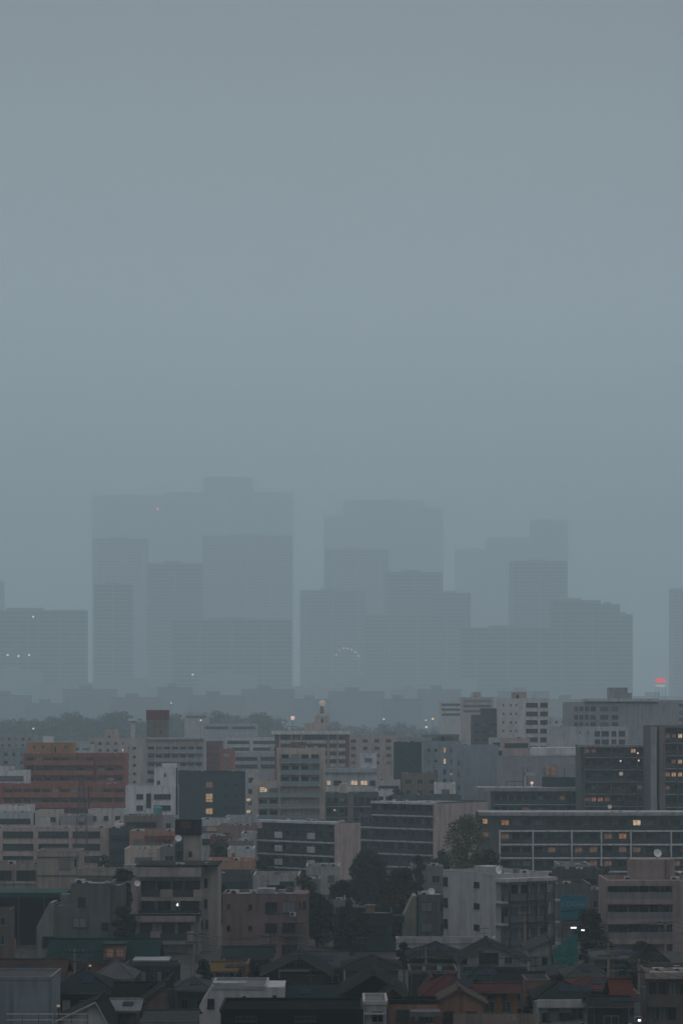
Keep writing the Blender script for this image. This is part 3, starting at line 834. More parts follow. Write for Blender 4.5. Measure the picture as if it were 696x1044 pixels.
filler('hazy wide grey block at the right edge behind the glowing tower', 640, 705, 714, 1050, 'grey', 'ribbon', 5, lit=.05)
filler('red brick block between the balcony flats and the dark slab', 208, 226, 756, 930, 'maroon', 'punched', 3, lit=0)
filler('lower red wing beside the red brick block', 224, 238, 764, 915, 'red', 'punched', 2, lit=0)

# beige balcony flats with the dark capped tower
b = Bld('apartment_building', 'long beige flats with open balcony corridors and a dark capped roof tower', 126, 208, 753, 860, 'beige', 14)
fl = [767.5, 776, 784.5, 793, 801.5, 810]
b.loggia(150, 207, fl, 8.4, 7, 1.5, 'solid', 'grey', 'palegrey', perbay=False, doors=1)
b.grid([137], [763, 772, 780.5, 789, 797.5], 3.2, 2.6, g='d')
b.grid([131], [763, 772, 780.5, 789, 797.5], 1.2, 1.8, g='d', n=1)
b.slab(148.5, 209, 752.2, 754, -1.6, 0, 'palegrey')
o = b.box(149, 170.5, 734.5, 753, 2, 9, 'mud', 'penthouse'); o2 = b.box(148.6, 171, 724, 734.3, 1.8, 9.2, 'maroon', 'tank_screen')
b.win(163, 745, 165, 749, 'd', yo=2); b.win(157, 740, 158.5, 743, 'd', yo=2, n=1)
b.clutter(3, 2, False, True, 5)
b = Bld('water_tower', 'slim white mushroom shaped water tower behind the beige flats', 133, 137, 737, 930, 'offwhite', 1.5, parapet=0, cat='tower')
mb = MB(); z = b.H; x = b.W / 2
mb.cone((x, .7, z + .01), (x, .7, z + .7), .9, 1.8, 14); mb.cone((x, .7, z + .7), (x, .7, z + 1.7), 1.8, 1.7, 14); mb.build('tank', wall_mat('white'), b.root)

# red flats: tall rear block, long front block
b = Bld('apartment_building', 'brick red flats with arched balcony rows and orange brown roof storey', 24, 127, 768.5, 725, 'red', 14)
b.block(26, 73, 757.5, 2.5, 11, 'orange', .4); b.grid([34, 43, 66], [762], 2.4, 2.4, yo=2.5, g='d'); b.win(54, 762, 56.5, 767.5, 'd', yo=2.5, n=1)
z = b.lz(757.5)
mb = MB(); mb.box(b.lx(42), b.lx(52), 4, 6.5, z - .3, b.lz(751)); mb.box(b.lx(41.6), b.lx(52.4), 3.9, 6.6, b.lz(752.6), b.lz(752)); mb.build('water_tank', M_WHITE, b.root)
fl = [779.5, 789.8, 800.1, 810.4]
b.loggia(27, 96, fl, 10.3, 8, 1.5, 'solid', 'red', 'rose', doors=1)
b.loggia(99, 126, fl, 10.3, 3, 1.2, 'solid', 'red', 'rose', doors=1, perbay=False, lit={(1, 2, 0): 'e'})
b.clutter(4, 3, False, True, 8)
b = Bld('apartment_building', 'long low front block of brick red flats with small arched bays', -6, 128, 799.5, 690, 'red', 9)
b.loggia(4, 90, [812, 822.5, 833], 10.6, 9, 1.4, 'solid', 'red', 'salmon', doors=1)
b.loggia(92, 127, [812, 822.5, 833], 10.6, 3, 1.2, 'solid', 'red', 'salmon', doors=1, perbay=False)
b.clutter(5, 4, False, False, 2)
filler('small white stepped building with ledge beside the red flats', -6, 26, 786, 705, 'white', 'ribbon', 2, lit=0, pent=(-2, 12, 781))

# white office with upper box, dark slab with lit stair windows
b = Bld('office_building', 'white office with stacked box on its roof beside the red flats', 128, 179, 802, 640, 'white', 12)
b.block(157, 179, 783.5, .6, 9, 'white', .4); b.block(164, 179, 779, 2, 7, 'white', .3)
for y in (812.5, 824, 835): b.win(157, y - 2.6, 174, y + 2.8, 'd', n=4); b.win(139, y - 2.6, 146, y + 2.8, 'd'); 
b.win(149, 809, 154, 824, 'd', n=1); b.win(167, 789, 169, 792, 'd', yo=.6, n=1); b.win(160, 796, 163, 800, 'd', yo=.6, n=1); b.clutter(2, 2)
b = Bld('apartment_building', 'dark slab building with a column of lit stair windows', 180, 262, 787, 680, 'tealdark', 14, streak=.3)
for y, g in ((801, 'e'), (813, 'w'), (815.6, 'w'), (828, 'w'), (841, 'e')): b.win(209.5, y - 3.6, 217, y + 2.6, g, n=2, framed='k')
b.slab(208.6, 218, 790, 846, -.12, -.004, 'slate', 'stair_panel') if False else None
b.grid([230, 240, 250], [800, 812, 824], 4.5, 3.4, g='d', framed='k')
b.clutter(3, 2, False, True, 4)

# cream building with a globe on the roof
b = Bld('apartment_building', 'cream and maroon flats with wide flat eave and a glowing globe on its roof tower', 280, 356, 745, 930, 'maroon', 16, parapet=0)
b.slab(276.5, 357.5, 745.2, 749, -2.2, 17, 'white', 'eave')
for i, y in enumerate((756, 764, 772, 780, 788)):
    for x in ((286, 296), (298, 306), (308, 333), (336, 343), (345, 352)): b.slab(x[0], x[1], y - 1.2, y + 2.2, -1.2, -.01, 'cream', 'balcony')
    b.grid([290.5, 302, 314, 326, 339.5, 348], [y - 3.2], 4.5, 3.2, g='d', lit={(1, 0): 'c'})
for x in (285, 297, 307, 334.5, 344): b.slab(x - .6, x + .6, 749.2, 790, -.9, -.012, 'cream', 'partition')
b.box(310, 333, 737.5, 745.4, 2, 9, 'cream', 'penthouse'); b.box(321, 335.5, 731, 737.3, 2.5, 8, 'cream', 'upper_penthouse'); b.box(320.5, 336, 727.6, 730.8, 2.2, 8.3, 'offwhite', 'penthouse_cap')
b.win(327, 733, 329.5, 736.6, 'd', yo=2.5, n=1)
z = b.lz(727.6); mb = MB(); mb.cone((b.lx(328), 5, z), (b.lx(328), 5, b.lz(719.5)), .9, .5, 10); mb.build('globe_stem', wall_mat('mud'), b.root)
mb = MB(); mb.ball((b.lx(328.2), 5, b.lz(717)), 1.25, 16); mb.build('globe', EMIT['G'], b.root)
mb = MB(); mb.cone((b.lx(298), 4, b.lz(745)), (b.lx(298), 4, b.lz(734)), .12, .08, 6); mb.build('lamp_mast', M_METAL, b.root)
mb = MB(); mb.ball((b.lx(298), 4, b.lz(732.2)), .8, 12); mb.build('roof_lamp', EMIT['k'], b.root)
mb = MB(); mb.tube([(b.lx(292), 3, b.lz(745)), (b.lx(292), 3, b.lz(741)), (b.lx(304), 3, b.lz(741)), (b.lx(304), 3, b.lz(745))], .1, 5); mb.build('roof_rail', M_METAL, b.root)

# terraced beige flats with glazed balconies
b = Bld('apartment_building', 'stepped beige flats with green glass balconies, lower on its left', 257, 331, 797, 635, 'cream', 13)
b.block(282, 331, 763, .05, 12, 'cream', .6)
fl = [777.5, 789, 800.5, 812, 823.5, 835]
b.loggia(285.5, 326, fl, 11.5, 2, 1.5, 'glass', None, 'palegrey', doors=2, yo=.05)
b.loggia(263, 284, fl[3:], 11.5, 1, 1.5, 'glass', None, 'palegrey', doors=2, lit={(0, 0, 0): 'y'})
b.win(264.5, 802.6, 270, 806.5, 'y', n=1, framed='k')
b.clutter(2, 2, False, True, 3); b.clutter(2, 1, False, False, 6, z=b.lz(763) - .6)
b.pent(296, 312, 757.5, 4, 5, 'mud', base=766)
mb = MB()
b2 = filler('pale slab roofed stair wing with yellow lit windows, left of the stepped beige flats', 250, 262, 787, 655, 'palegrey', 'punched', 4, lit=.0, bay=3.5, roof='roofpale')
for y in (816, 828, 840): b2.win(251, y - 2, 255.5, y + 1.6, 'y', n=1)
b = Bld('office_building', 'long pale flat roofed building with a bright lit window band', 331, 384, 784, 700, 'palegrey', 14, roof='roofpale')
b.slab(330.5, 384.5, 783.6, 787.8, -1.0, 0, 'roofpale', 'eave')
for x0, x1, g in ((333, 337, 'y'), (340, 348, 'd'), (357.5, 364.5, 'y'), (367.5, 374.5, 'y'), (377, 382, 'd')): b.win(x0, 796, x1, 801, g, n=2, framed='k')
b.slab(331, 384, 802, 808, -1.2, -.01, 'offwhite', 'balcony'); b.grid([337, 346, 356, 366, 376], [813], 5, 4, g='d'); b.clutter(2, 2)
filler('white plain roof box standing beside the pink flats', 367, 384, 768.5, 850, 'white', 'punched', 1, lit=0, bay=9)
b = Bld('apartment_building', 'low dark flats with brown upright pillars beside the stepped beige flats', 332, 386, 809, 610, 'slate', 12, roof='roofgrey')
b.loggia(332, 385, [822, 833, 845], 11.5, 4, 1.3, 'dark', None, 'grey', finc='mud', doors=2, fins=True); b.slab(354, 360, 809, 846, -1.6, -.02, 'mud', 'pillar')
lit_ = b.win(340, 825, 342, 827, 'y', n=1, yo=-1.5); b.clutter(2, 2, False, True, 9)
b.box(345.5, 353.5, 799.5, 808.8, 2, 4.5, 'cream', 'water_tank')

# ribbed teal building, grey flats with stair windows
b = Bld('office_building', 'dark teal building with ribbed sheet front and diagonal stair', 402, 432, 757, 800, 'tealdark', 14)
for i in range(9): b.slab(404 + i * 2.6, 404.7 + i * 2.6, 759, 800, -.35, -.01, 'teal', 'rib')
mb = MB(); mb.hexa([(b.lx(409), -1.3, b.lz(770)), (b.lx(425), -1.3, b.lz(785)), (b.lx(425), -.4, b.lz(785)), (b.lx(409), -.4, b.lz(770)), (b.lx(409), -1.3, b.lz(769)), (b.lx(425), -1.3, b.lz(784)), (b.lx(425), -.4, b.lz(784)), (b.lx(409), -.4, b.lz(769))]); mb.build('stair', M_METAL, b.root)
b.clutter(3, 2, False, False, 1)
b = Bld('apartment_building', 'grey blue flats with a column of lit stair windows right of the ribbed building', 431, 470, 756, 770, 'bluegrey', 13)
for y, g in ((765, 'w'), (776.5, 'y'), (787, 'd'), (797, 'd')): b.win(451.8, y - 2.8, 454.4, y + 2.8, g, n=1); b.win(459, y - 2.5, 462.5, y + 2.5, 'b')
b.grid([437, 444], [765, 776, 787, 798], 3.2, 3); b.win(458.5, 788, 461, 790.5, 'y', n=1)
b.slab(463.5, 467, 757, 805, -.5, -.01, 'palegrey', 'stair_shaft'); b.pent(446, 462, 751, 2, 5, 'slate'); b.clutter(2, 2, False, True, 6)
filler('low rust brown building with dark openings between danchi and ribbed building', 410, 446, 789, 690, 'mud', 'punched', 3, lit=0, bay=3.0)
filler('small white upright box building beside the rust brown one', 444, 464, 799, 660, 'white', 'punched', 2, lit=0, bay=4)
filler('low pale shed with a pale roof beside the lit band building', 384, 408, 796, 690, 'palegrey', 'ribbon', 1, lit=0, roof='roofpale')

# white office tower, dark stepped neighbour, large grey block
b = Bld('office_building', 'white office block with two columns of dark windows', 509, 559, 712.5, 830, 'offwhite', 15)
ys = [719, 727.8, 736.6, 745.4, 754.2, 763]
for y in ys: b.win(536, y - 2.3, 548, y + 2.3, 'd', n=3, framed='k'); b.win(550.5, y - 2.3, 558, y + 2.3, 'd', n=2, framed='k')
b.grid([513, 520.5, 526], ys[:4], 1.4, 2.2, g='d', n=1)
b.pent(523, 537, 706.5, 3, 6, 'pink'); b.clutter(3, 2, False, True, 2)
b = Bld('office_building', 'dim slate stepped block attached left of the white office', 482, 509, 729, 845, 'slate', 14)
b.block(491, 509, 722.5, .8, 10, 'slate', .5)
b.grid([486, 494, 501, 506], [739, 747, 755], 4, 2.6, lit={(1, 0): 'c', (2, 1): 'c'}, g='d'); b.grid([495, 501, 506], [730.5], 3.6, 2.6, yo=.8, lit={(1, 0): 'p'}, g='d')
b = Bld('office_building', 'large pale grey block with banded windows and a flat overhanging roof', 578, 692, 716, 870, 'grey', 18)
b.slab(596, 671, 712.4, 715.4, -1.2, 12, 'palegrey', 'eave'); b.slab(597, 670, 715.5, 717.4, -.4, 10, 'slate', 'clerestory')
b.pent(622, 641, 701.5, 4, 7, 'grey'); b.pent(628, 645, 707, 3, 8, 'bluegrey')
for y in (723, 731.5, 739):
    for x0, x1 in ((585, 589), (590.5, 594.5), (596, 600), (601.5, 607), (611.5, 620), (623, 630)): b.win(x0, y - 2.4, x1, y + 2.4, pick({'d': 4, 'b': 2}))
b.clutter(3, 2, False, False, 5)
b = Bld('office_building', 'white low wing with a few dark square windows in front of the large grey block', 560, 640, 741, 800, 'palegrey', 12)
for y in (748.5, 757): 
    for x0, x1 in ((606, 611.5), (613, 620.5), (623, 628), (630.5, 637)): b.win(x0, y - 3, x1, y + 2.6, 'd')
b.grid([591, 599], [747], 1.2, 2.4, n=1, g='d'); b.clutter(4, 3, False, False, 7)

# plain big halls
b = Bld('warehouse', 'plain pale blue hall, left of the two plain halls', 465, 508, 760, 700, 'bluegrey', 26, cat='warehouse', streak=.25, roof='teal')
b.grid([467.5], [778, 790, 803], 2, 5, g='b', n=1)
b.slab(507.5, 512.5, 766, 825, 3, 5, 'tealdark', 'stairwell'); b.clutter(3, 1)
b = Bld('warehouse', 'plain pale grey hall with upright vent pipes, right of the two plain halls', 512, 592, 772, 665, 'grey', 24, cat='warehouse', streak=.22, roof='tealdark')
b.box(546, 592, 762.5, 769.5, 8, 20, 'white', 'penthouse')
mb = MB()
for px in (533, 537.5, 555, 561, 575): mb.box(b.lx(px) - .08, b.lx(px) + .08, -.3, -.15, b.lz(800), b.lz(782))
mb.build('vent_pipe', M_METAL, b.root)
b.win(556, 780, 567, 791, 'e', n=3); b.clutter(2, 2)
filler('low pink annex behind the plain halls', 512, 540, 753, 760, 'pink', 'ribbon', 1, lit=0)
filler('small white annex with flat roof before the white office', 500, 528, 752.5, 790, 'palegrey', 'ribbon', 1, lit=0)

# ---------------------------------------------------------------- middle town, Y 650 .. 400
# flats at the right: two balcony towers and the long framed slab in front
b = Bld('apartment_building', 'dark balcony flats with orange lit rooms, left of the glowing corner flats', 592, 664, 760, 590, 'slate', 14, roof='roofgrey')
b.slab(591, 666, 759.6, 762, -2.0, 6, 'grey', 'eave')
fl = [772.2, 784.6, 797, 809.4, 821.8, 834]
b.loggia(595, 662, fl, 12.4, 5, 1.7, 'dark', None, 'grey', doors=2, finc='slate', lit={(0, 0, 0): 'e', (0, 0, 1): 'e', (3, 0, 1): 'w', (1, 1, 1): 'c', (0, 4, 1): 'o', (1, 4, 0): 'o', (1, 4, 1): 'e', (0, 4, 0): 'e', (2, 2, 0): 'c', (4, 3, 0): 'e'})
b.clutter(3, 2, False, False, 3)
for px, py, k in ((631.5, 776, 'q'), (649, 768, 'k'), (650, 775.5, 'k'), (632, 789, 'G'), (620.5, 822.5, 'G')):
    mb = MB(); mb.ball((b.lx(px), -1.8, b.lz(py)), .22 if k != 'G' else .5, 10); mb.box(b.lx(px) - .05, b.lx(px) + .05, -1.8, -1.66, b.lz(py) - .05, b.lz(py) + .05); mb.build('balcony_lamp', EMIT[k], b.root)
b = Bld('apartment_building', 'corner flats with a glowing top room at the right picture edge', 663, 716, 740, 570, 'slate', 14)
b.slab(676, 716, 739.6, 742, -1.9, 6, 'mud', 'eave'); b.slab(663, 668, 741, 840, -2.1, -.01, 'grey', 'pillar'); b.slab(671, 676.5, 741, 840, -2.1, -.02, 'mud', 'pillar')
fl = [757.3, 770.2, 783.4, 796.6, 809.8, 823, 836]
b.loggia(677, 715, fl, 13.2, 3, 1.7, 'dark', None, 'grey', doors=2, finc='slate', lit={(0, 0, 0): 'e', (0, 0, 1): 'e', (1, 0, 0): 'y', (1, 0, 1): 'y', (0, 4, 0): 'e', (0, 3, 0): 'o', (0, 3, 1): 'w', (1, 3, 0): 'w', (1, 3, 1): 'o', (1, 2, 0): 'w', (1, 2, 1): 'w', (0, 2, 1): 'e'})
b.clutter(2, 2)
b = Bld('apartment_building', 'long dark flats with pale roof slab behind the white framed slab', 503, 592, 803.5, 605, 'slate', 12)
b.slab(487, 592, 803, 806.8, -2.0, 10, 'grey', 'eave'); b.loggia(503, 591, [820, 831.5], 12, 6, 1.6, 'dark', None, 'palegrey', doors=2, finc='slate', lit={(4, 0, 1): 'e', (2, 1, 0): 'e'})
b.box(555, 592, 793, 803, 3, 9, 'tealdark', 'penthouse'); mb = MB()
mb.tube([(b.lx(517), 2, b.lz(803)), (b.lx(517), 2, b.lz(797)), (b.lx(534), 2, b.lz(797)), (b.lx(534), 2, b.lz(803))], .1, 5); mb.tube([(b.lx(525), 2, b.lz(803)), (b.lx(525), 2, b.lz(797))], .1, 5); mb.build('roof_rail', M_METAL, b.root)
mb = MB(); mb.box(b.lx(535), b.lx(536.5), 2, 2.5, b.lz(803), b.lz(786)); mb.box(b.lx(535), b.lx(546), 2, 2.3, b.lz(791), b.lz(788)); mb.build('antenna_frame', M_UNIT, b.root)
mb = MB(); mb.ball((b.lx(542.3), 1, b.lz(798.6)), .38, 12); mb.cone((b.lx(542.3), 1, b.lz(803)), (b.lx(542.3), 1, b.lz(799)), .06, .06, 6); mb.build('roof_lamp', EMIT['k'], b.root)
b.clutter(1, 2)
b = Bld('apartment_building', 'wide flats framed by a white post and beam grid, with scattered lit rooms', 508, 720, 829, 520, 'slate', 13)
b.slab(488, 720, 828, 831.5, -2.2, 10, 'grey', 'eave')
fl = [846.6, 860.4, 874.2, 888, 901.8]
lits = {(0, 0, 0): 'o', (6, 0, 0): 'y', (0, 1, 0): 'e', (3, 1, 0): 'e', (3, 1, 1): 'o', (5, 1, 1): 'e', (1, 2, 1): 'e', (2, 2, 0): 'e', (4, 2, 0): 'e', (2, 2, 1): 'e', (3, 2, 1): 'e', (5, 3, 0): 'e', (5, 2, 1): 'e', (3, 3, 0): 'e', (4, 0, 0): 'y', (4, 0, 1): 'c', (2, 3, 1): 'e'}
posts = [509, 542.5, 582, 612, 642, 683, 720]
for i, (a0, a1) in enumerate(zip(posts[:-1], posts[1:])):
    for j, y in enumerate(fl):
        b.balc(a0 + .2, a1 - .2, y, 1.7, 'dark', 1.1, slabc='white', th=.28)
        k = max(2, int(round((a1 - a0) / 13)))
        for q in range(k):
            x = a0 + (a1 - a0) * (q + .5) / k
            b.win(x - 4.2, y - 10.2, x + 4.2, y - .3, lits.get((i, j, q)), n=2, framed='k', name='sliding_door')
for p_ in posts[:-1]:
    b.slab(p_ - .55, p_ + .55, 846, 905, -2.0, -.02, 'white', 'post')
b.win(493, 839, 500, 845, 'y', n=1) if False else None
b.block(488, 508, 829, .0, 12, 'slate', .5); b.win(491.5, 834.5, 497, 840.5, 'w', n=1, framed='k'); b.win(491.5, 848, 498, 854, 'e', n=1, framed='k')
for px, py in ((577, 890), (691.5, 889), (671.5, 870)):
    mb = MB(); mb.ball((b.lx(px), -2.1, b.lz(py)), .3, 10); mb.build('balcony_lamp', EMIT['G'], b.root)
b.clutter(6, 4, False, True, 2)

# the two danchi slabs turned to the left
def danchi(label, x0, x1, yt, Y, side, floors, nb, a=-40, topstart=None, wallc='pink', sw=True):
    b = Bld('apartment_building', label, x0, x1, yt, Y, 'slate', a=a, side=side, roof='roofgrey', parapet=.3)
    b.slab(x0 - .5, x1, yt - .2, yt + 2.2, -1.9, 2, 'palegrey', 'eave')
    for j, y in enumerate(floors):
        b.balc(x0, x1 - .5, y, 1.7, 'dark', 1.1, slabc='palegrey', th=.3)
        for i in range(nb):
            x = x0 + (x1 - x0) * (i + .5) / nb; ww = (x1 - x0) / nb * .36
            b.win(x - ww, y - 10, x + ww, y - .3, None, n=2, framed='k', name='sliding_door', mix={'d': 6, 'g': 3, 'c': 2, 'p': .6})
    for i in range(nb + 1):
        b.fin(x0 + (x1 - x0) * i / nb, floors[0] - 11.6, floors[-1], 1.6, c='slate', w=.14)
    mb = MB(); mb.box(b.W - .001, b.W + .22, -1.7, b.D, -.5, b.H - .3); mb.build('end_wall', wall_mat(wallc), b.root)
    return b
b = danchi('grey balcony slab turned to the left, with pale panels on its rails', 265, 346, 838.5, 530, 21, [859, 872.8, 886.6, 900], 7, -40)
for px, py in ((288, 852), (322, 852), (288, 866), (322, 866), (288, 880), (322, 880)):
    b.slab(px - 4, px + 4, py - 2, py + 4.4, -1.78, -1.71, 'palegrey', 'rail_panel')
b.clutter(4, 3, False, True, 1); b.box(300, 346, 833, 838, 4, 9, 'slate', 'penthouse') if False else None
b = danchi('larger grey balcony slab with a broad pinkish end wall, its top storey shorter', 384, 446, 818.5, 560, 54, [832, 845.3, 858.6, 871.9, 885, 898], 7, -40)
b.block(366, 384, 833, 0.2, 10, 'slate', .4)
for y in (845.3, 858.6, 871.9, 885):
    b.balc(366, 383.5, y, 1.65, 'dark', 1.1, slabc='palegrey', th=.3, yo=.2)
    for i in range(2): b.win(368 + i * 9, y - 9.5, 374 + i * 9, y - .3, None, yo=.2, n=2, framed='k', name='sliding_door')
sh = root = b.root
for y in (828, 841.5, 855, 868.5): b.win(458.5, y - 3, 466, y + 4, 'b', 'R', n=2, framed='k'); b.win(449.5, y - 1.6, 452, y + 1.6, 'd', 'R', n=1)
b.clutter(6, 3, False, True, 3)
tree('small dark roof garden tree on the terrace between the danchi slabs', 393, 414, 803, 600, 'dark', 500, .5, 61, name='roof_tree', nl=6) if False else None
filler('mid grey low flats hidden behind the larger danchi slab', 400, 470, 811, 640, 'slate', 'ribbon', 2, lit=0, D=10)

# left of centre
b = Bld('office_building', 'long pinkish grey office with three rows of green glass ribbon windows', -8, 113, 844.5, 565, 'pink', 14)
for x0, x1 in ((3, 34), (39, 70), (74, 102)):
    for y in (851, 863.5, 876): b.win(x0, y - 3.2, x1, y + 3.6, 'g', n=7, framed='k')
b.clutter(8, 6, True, True, 3)
b = filler('small teal fronted house with dark glass beside the long office', 111, 133, 845, 560, 'tealdark', 'ribbon', 3, lit=0)
filler('narrow cream flat roofed building behind the long office', 36, 60, 827, 640, 'cream', 'punched', 2, lit=0, ant=True)
filler('pale low block with many roof boxes behind the long office, left end', -6, 34, 829, 640, 'palegrey', 'ribbon', 2, lit=0, clut=6)
filler('low pinkish block with pale wall behind the long office, right of its middle', 62, 90, 832, 635, 'grey', 'punched', 2, lit=0, clut=5)
filler('white walled low building under the red flats, right end', 90, 126, 826, 655, 'offwhite', 'punched', 2, lit=0, clut=4)
# steel lattice mast
def lattice(label, px, pyt, Y, w=2.4):
    t = root_empty('lattice_mast', label, 'mast', (wx(px, Y), Y, 0)); top = wz(pyt, Y)
    mb = MB()
    for sx in (-1, 1):
        for sy in (-1, 1): mb.tube([(sx * w / 2, sy * w / 2, 0), (sx * w * .12, sy * w * .12, top)], .07, 5)
    n = 9
    for i in range(n):
        z0, z1 = top * i / n, top * (i + 1) / n; a = w / 2 * (1 - .76 * i / n); c = w / 2 * (1 - .76 * (i + 1) / n)
        for sy in (-1, 1): mb.tube([(-a, sy * a, z0), (c, sy * c, z1)], .045, 4); mb.tube([(a, sy * a, z0), (-c, sy * c, z1)], .045, 4); mb.tube([(-c, sy * c, z1), (c, sy * c, z1)], .045, 4)
    mb.build('frame', M_METAL, t)
    mb = MB(); mb.box(-.9, .9, -.6, .6, top, top + .1); 
    for x in (-.8, 0, .8): mb.cone((x, 0, top + .1), (x, 0, top + 1.6), .06, .05, 6)
    mb.build('platform', M_METAL, t)
lattice('grey steel lattice mast standing before the red flats and long office', 83, 795, 555, 3.6)

filler('pinkish low building with a maroon shop canopy', 132, 178, 848, 520, 'salmon', 'punched', 2, lit=0, clut=3).slab(148, 177, 852, 856, -1.5, -.01, 'maroon', 'canopy')
filler('cream low building with blank wall next to the tank tower', 127, 166, 866, 470, 'cream', 'punched', 2, lit=0, clut=2, bay=6)
filler('small grey annex with dark door bays next to the tank tower', 163, 182, 864, 465, 'grey', 'punched', 2, lit=0, bay=5)
filler('mid pale low roof with teal awning behind the maroon canopy shop', 126, 162, 832, 590, 'mud', 'ribbon', 1, lit=0, clut=4)
filler('white low house with yellow lit shop window beside the tank tower', 204, 232, 836, 575, 'palegrey', 'ribbon', 2, lit=0).win(211, 843, 221, 848, 'y', n=3)
filler('pinkish flat building right of the yellow lit shop', 222, 262, 842, 560, 'rose', 'punched', 2, lit=0, clut=3)
filler('pale long shed roof building below the stepped beige flats', 230, 262, 833, 600, 'roofpale', 'ribbon', 2, lit=0)
b = Bld('water_tank_tower', 'cream tower carrying a dark tank box and thin mast', 187, 204, 852, 400, 'cream', 3.2, cat='tower', parapet=0)
b.box(178.5, 204.5, 836, 851.8, -.4, 3.6, 'black', 'tank'); mb = MB()
for i in range(6): x = b.lx(179) + i * .78; mb.box(x, x + .09, -.5, -.41, b.lz(851.5), b.lz(836.3))
mb.build('tank_rib', M_DARKMETAL, b.root)
b.box(185, 195, 837.5, 845, -.56, -.5, 'brown', 'tank_panel'); b.win(192, 868.5, 196, 873.5, 'd', n=1, framed='k')
mb = MB(); mb.cone((b.lx(195.5), 1.5, b.lz(836)), (b.lx(195.5), 1.5, b.lz(815)), .06, .03, 6); mb.cone((b.lx(190), 1.5, b.lz(836)), (b.lx(190), 1.5, b.lz(822)), .04, .02, 6); mb.build('mast', M_METAL, b.root)
mb = MB(); mb.box(b.lx(178.5), b.lx(187), 0, 2.5, 0, b.lz(860)); mb.box(b.lx(179), b.lx(186), -1.0, -.01, b.lz(868), b.lz(866)); mb.build('stairwell', wall_mat('tealdark'), b.root)
dish(b.root, b.lx(182), -.8, b.lz(860), .55)

# cream sheds on the left
b = Bld('school_building', 'low cream building with dark window bays and a taller cream block', -10, 72, 881.5, 430, 'cream', 12, cat='building')
b.block(38, 80, 868, -.6, 10, 'cream', .4)
for x0, x1 in ((-6, 12), (17, 36)): b.win(x0, 888, x1, 897.6, 'd', n=5, framed='k')
b.slab(-10, 37.5, 899.5, 901, -.35, -.004, 'offwhite', 'ledge'); b.slab(38, 80, 873.5, 874.6, -.75, -.604, 'mud', 'ledge'); b.slab(38, 80, 892.5, 893.4, -.75, -.604, 'mud', 'ledge')
b.win(61, 876, 72, 886, 'c', yo=-.6, n=2); b.win(76, 876, 78.5, 884, 'd', yo=-.6, n=1)
mb = MB(); mb.cone((b.lx(14.5), -.3, 0), (b.lx(14.5), -.3, b.lz(885)), .07, .07, 6); mb.build('downpipe', M_METAL, b.root); b.clutter(3, 2)
b = Bld('long_wall', 'long cream garden wall of stacked ledges running right from the cream block', 80, 142, 886, 415, 'cream', 2.5, parapet=.3, cat='wall')
b.slab(80, 142, 893, 894.5, -.3, -.004, 'mud', 'ledge'); b.box(126, 141, 882, 886, .4, 2.2, 'palegrey', 'cabinet')
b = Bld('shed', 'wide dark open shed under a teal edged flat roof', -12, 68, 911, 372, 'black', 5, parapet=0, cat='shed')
b.slab(-13, 70, 908.5, 913.5, -4.5, 5, 'teal', 'roof')
for x in (-4, 22, 48, 66): b.slab(x, x + 1, 913.6, 970, -4.2, -3.9, 'slate', 'post')
lamp_post('small orange lamp under the wide dark shed', 46, 929.5, 366, 'o', .16); 
b = Bld('hut', 'small grey hut with pale flat roof at the left picture edge', -8, 10, 928, 345, 'mud', 5, parapet=.3, cat='hut')
b.win(0, 936, 6, 944, 'd', n=1); b.auto('punched', 1, 4, top=3.4)
def vending(px, py, Y):
    t = root_empty('vending_machine', 'orange lit vending machine under the dark shed', 'vending machine', (wx(px, Y), Y, 0)); z = wz(py, Y)
    mb = MB(); mb.box(-.6, .6, -.35, .35, .05, 1.9); mb.build('casing', wall_mat('red'), t)
    mb = MB(); mb.box(-.5, .5, -.37, -.352, 1.0, 1.75); mb.build('display', EMIT['o'], t)
vending(12, 955, 360)
# grey concrete house
b = Bld('concrete_house', 'grey concrete house with small windows and a stepped lower wing', 72, 112, 901.5, 350, 'greygreen', 10, cat='house', parapet=.4, roof='roofpale')
b.win(79.5, 915.5, 87.5, 924, 'd', n=1, framed='k'); b.win(74.5, 936, 88, 946, 'c', n=2, framed='k')
b.block(54, 72, 924, .2, 7, 'greygreen', .3); b.block(111.6, 123, 904, 1.0, 9, 'greygreen', .3)
mb = MB(); mb.prism([(b.lx(37), -.4), (b.lx(54), -.4), (b.lx(54), b.lz(921)), (b.lx(50), b.lz(921)), (b.lx(37), b.lz(945))], .3, 6); mb.build('lower_wing', wall_mat('greygreen'), b.root)
b.box(60, 70, 913, 924, 2, 4, 'grey', 'roof_box'); b.win(43, 955, 56, 966, 'd', yo=.2, n=2, framed='k'); b.win(103, 941, 111, 950, 'd', n=1, framed='k'); b.clutter(2, 2)
for i in range(4): b.slab(73 + i * 10.5, 73.3 + i * 10.5, 905, 970, -.05, -.004, 'slate', 'joint') if False else None

